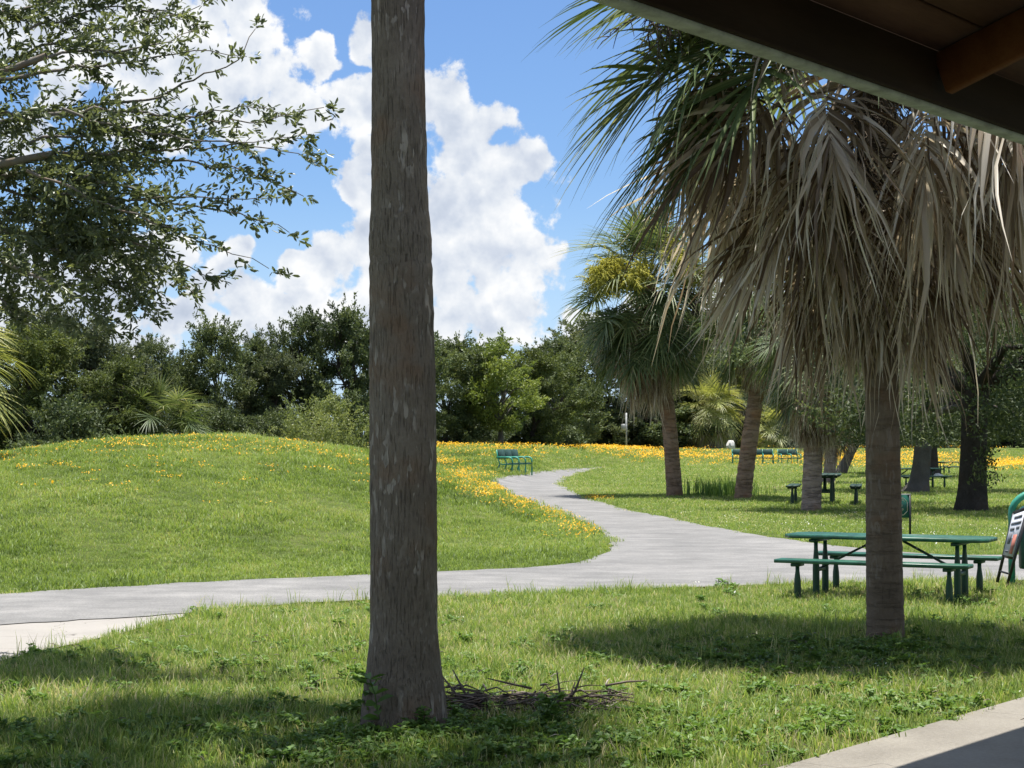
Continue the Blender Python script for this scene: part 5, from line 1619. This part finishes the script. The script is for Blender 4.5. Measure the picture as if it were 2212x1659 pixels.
near_m = [blade_clump('blades', 400 + i, 44, .14, .066 if i < 4 else .105, .0058, M_grass, .55, .30 if i % 2 else .14) for i in range(6)]
lawn_d = lambda X, Y, Z: np.where(on_mound(X, Y), 0.0, 1.0) * np.clip(1.05 - bare_density(X, Y, Z), 0.04, 1)
do_scatter('lawn_grass', [(8.6, 14, 110, .95), (14, 22, 90, 1.0), (22, 30, 55, 1.1)], near_m, 'uneven green lawn grass with dry blades',
           lawn_d, size_fn=lambda X, Y: 0.75 + 0.5 * patchy(X, Y))
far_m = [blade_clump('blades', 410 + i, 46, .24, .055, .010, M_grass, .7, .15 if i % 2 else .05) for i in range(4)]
do_scatter('far_lawn_grass', [(30, 44, 26, 1.0), (44, 64, 17, 1.25), (64, 100, 9, 1.7), (100, 150, 4.5, 2.3)], far_m, 'mown lawn grass beyond the footpath under the palms and oaks', lawn_d)
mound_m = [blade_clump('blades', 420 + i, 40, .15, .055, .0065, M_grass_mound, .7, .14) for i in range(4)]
do_scatter('mound_grass', [(18, 26, 85, 1.0), (26, 36, 55, 1.15), (36, 60, 28, 1.45), (60, 110, 9, 2.4)], mound_m, 'short bright grass on the mound', lambda X, Y, Z: np.where(on_mound(X, Y), 1.0, 0.0), smin=.55, smax=1.6, size_fn=lambda X, Y: 0.7 + 0.6 * patchy(X * 1.4, Y * .9))
# longer blades along the path edges and under the tables
tall_m = [blade_clump('tall_blades', 440 + i, 12, .08, .22, .006, M_grass, .45, .25) for i in range(4)]


def edge_dens(X, Y, Z):
    dm = np.full(len(X), 9.0)
    for E in (main_near, pad_near):
        for i in range(0, len(E)): dm = np.minimum(dm, np.hypot(X - E[i, 0], Y - E[i, 1]))
    dm = np.minimum(dm, np.abs((X - slab_o[0]) * nin[0] + (Y - slab_o[1]) * nin[1]) * 1.6)
    px, py = project(X, Y, Z)
    trunk = np.exp(-(((px - 1912) / 120) ** 2 + ((py - 1385) / 40) ** 2)) * .5 + np.exp(-(((px - 900) / 320) ** 2 + ((py - 1500) / 40) ** 2)) * .5
    return np.where(on_mound(X, Y), 0, np.clip(np.exp(-(dm / .22) ** 2) * .65 + trunk + 0.05, 0, 1))


do_scatter('tall_grass', [(8.6, 15, 26, .85), (15, 26, 26, .95)], tall_m, 'taller grass blades along the path edge and round the trunks', edge_dens)
ctall = gp(1560, 1072)
nt_ = 46; P3 = np.column_stack([ctall.x + rngs.normal(0, .5, nt_), ctall.y + rngs.normal(0, .5, nt_), np.full(nt_, ctall.z)])
scatter('tall_grass_clump', P3, np.column_stack([np.zeros(nt_), np.zeros(nt_), rngs.uniform(0, 6, nt_)]), rngs.uniform(2.8, 4.6, nt_), rngs.integers(0, 2, nt_),
        [blade_clump('rush_blades', 460 + i, 14, .06, .20, .006, M_weed, .3, .1) for i in range(2)], 'dark clump of tall grass left of the leaning palm')
# broad-leaved ground cover
cover_m = [weed_mesh('ground_cover', 470 + i, 7, .085, .040, M_weed) for i in range(4)]


def cover_dens(X, Y, Z):
    px, py = project(X, Y, Z)
    d_ = .10 + 1.2 * np.exp(-(((px - 950) / 480) ** 2 + ((py - 1615) / 50) ** 2)) + .55 * np.exp(-(((px - 1750) / 420) ** 2 + ((py - 1415) / 40) ** 2)) + .35 * np.exp(-(((px - 1800) / 400) ** 2 + ((py - 1560) / 60) ** 2))
    return np.where(on_mound(X, Y), 0, np.clip(d_, 0, 1))


do_scatter('ground_cover', [(8.6, 15, 60, 1.0), (15, 24, 12, 1.0)], cover_m, 'low broad-leaved ground cover among the grass', cover_dens)
# flowers
yel_m = [flower_clump('yellow_flowers', 480 + i, 7, .22, .021, .085, M_flower) for i in range(4)]
do_scatter('yellow_flowers', [(19, 34, 34, .8), (34, 60, 32, .9), (60, 100, 15, 1.5), (100, 170, 5.0, 2.4)], yel_m, 'yellow wild flowers carpeting the mound and banks',
           lambda X, Y, Z: (lambda d_: .35 * d_ + .65 * d_ ** 3)(flower_density(X, Y, Z)), tilt=.05)
wh_m = [flower_clump('white_flowers', 490 + i, 5, .20, .012, .09, M_white_flower) for i in range(3)]


def white_dens(X, Y, Z):
    px, py = project(X, Y, Z)
    d_ = .03 + .5 * np.exp(-(((px - 1650) / 260) ** 2 + ((py - 1135) / 16) ** 2)) + .4 * np.exp(-(((px - 2100) / 160) ** 2 + ((py - 1165) / 18) ** 2)) + .10 * np.exp(-(((px - 1950) / 350) ** 2 + ((py - 1480) / 60) ** 2))
    return np.where(on_mound(X, Y), 0, d_)


do_scatter('white_flowers', [(8.6, 24, 4, .7), (24, 48, 5, .95)], wh_m, 'tiny white lawn flowers', white_dens, tilt=.05)
# fallen dry leaves and bits of stalk on the lawn
lit_rg = np.random.default_rng(8); mb = MB()
for k in range(420):
    X, Y = lit_rg.uniform(-4, 4.5), lit_rg.uniform(8.8, 15.5)
    if paved(np.array([X]), np.array([Y]))[0] and lit_rg.random() > .12: continue
    z = float(terrain(X, Y)) + lit_rg.uniform(.03, .07); a_ = lit_rg.uniform(0, 6.28); ln = lit_rg.uniform(.02, .09)
    d_ = np.array([math.cos(a_), math.sin(a_), lit_rg.normal(0, .25)])
    mb.tube([Vector((X, Y, z)), Vector((X, Y, z + .008)) + Vector(d_ * ln * .5), Vector((X, Y, z)) + Vector(d_ * ln)], [.002, .004, .0015], 3, False, lit_rg.uniform(.3, 1))
kind(obj('dry_litter', mb, M_twig), 'stuff', 'scattered dry stalks and leaf bits on the lawn')
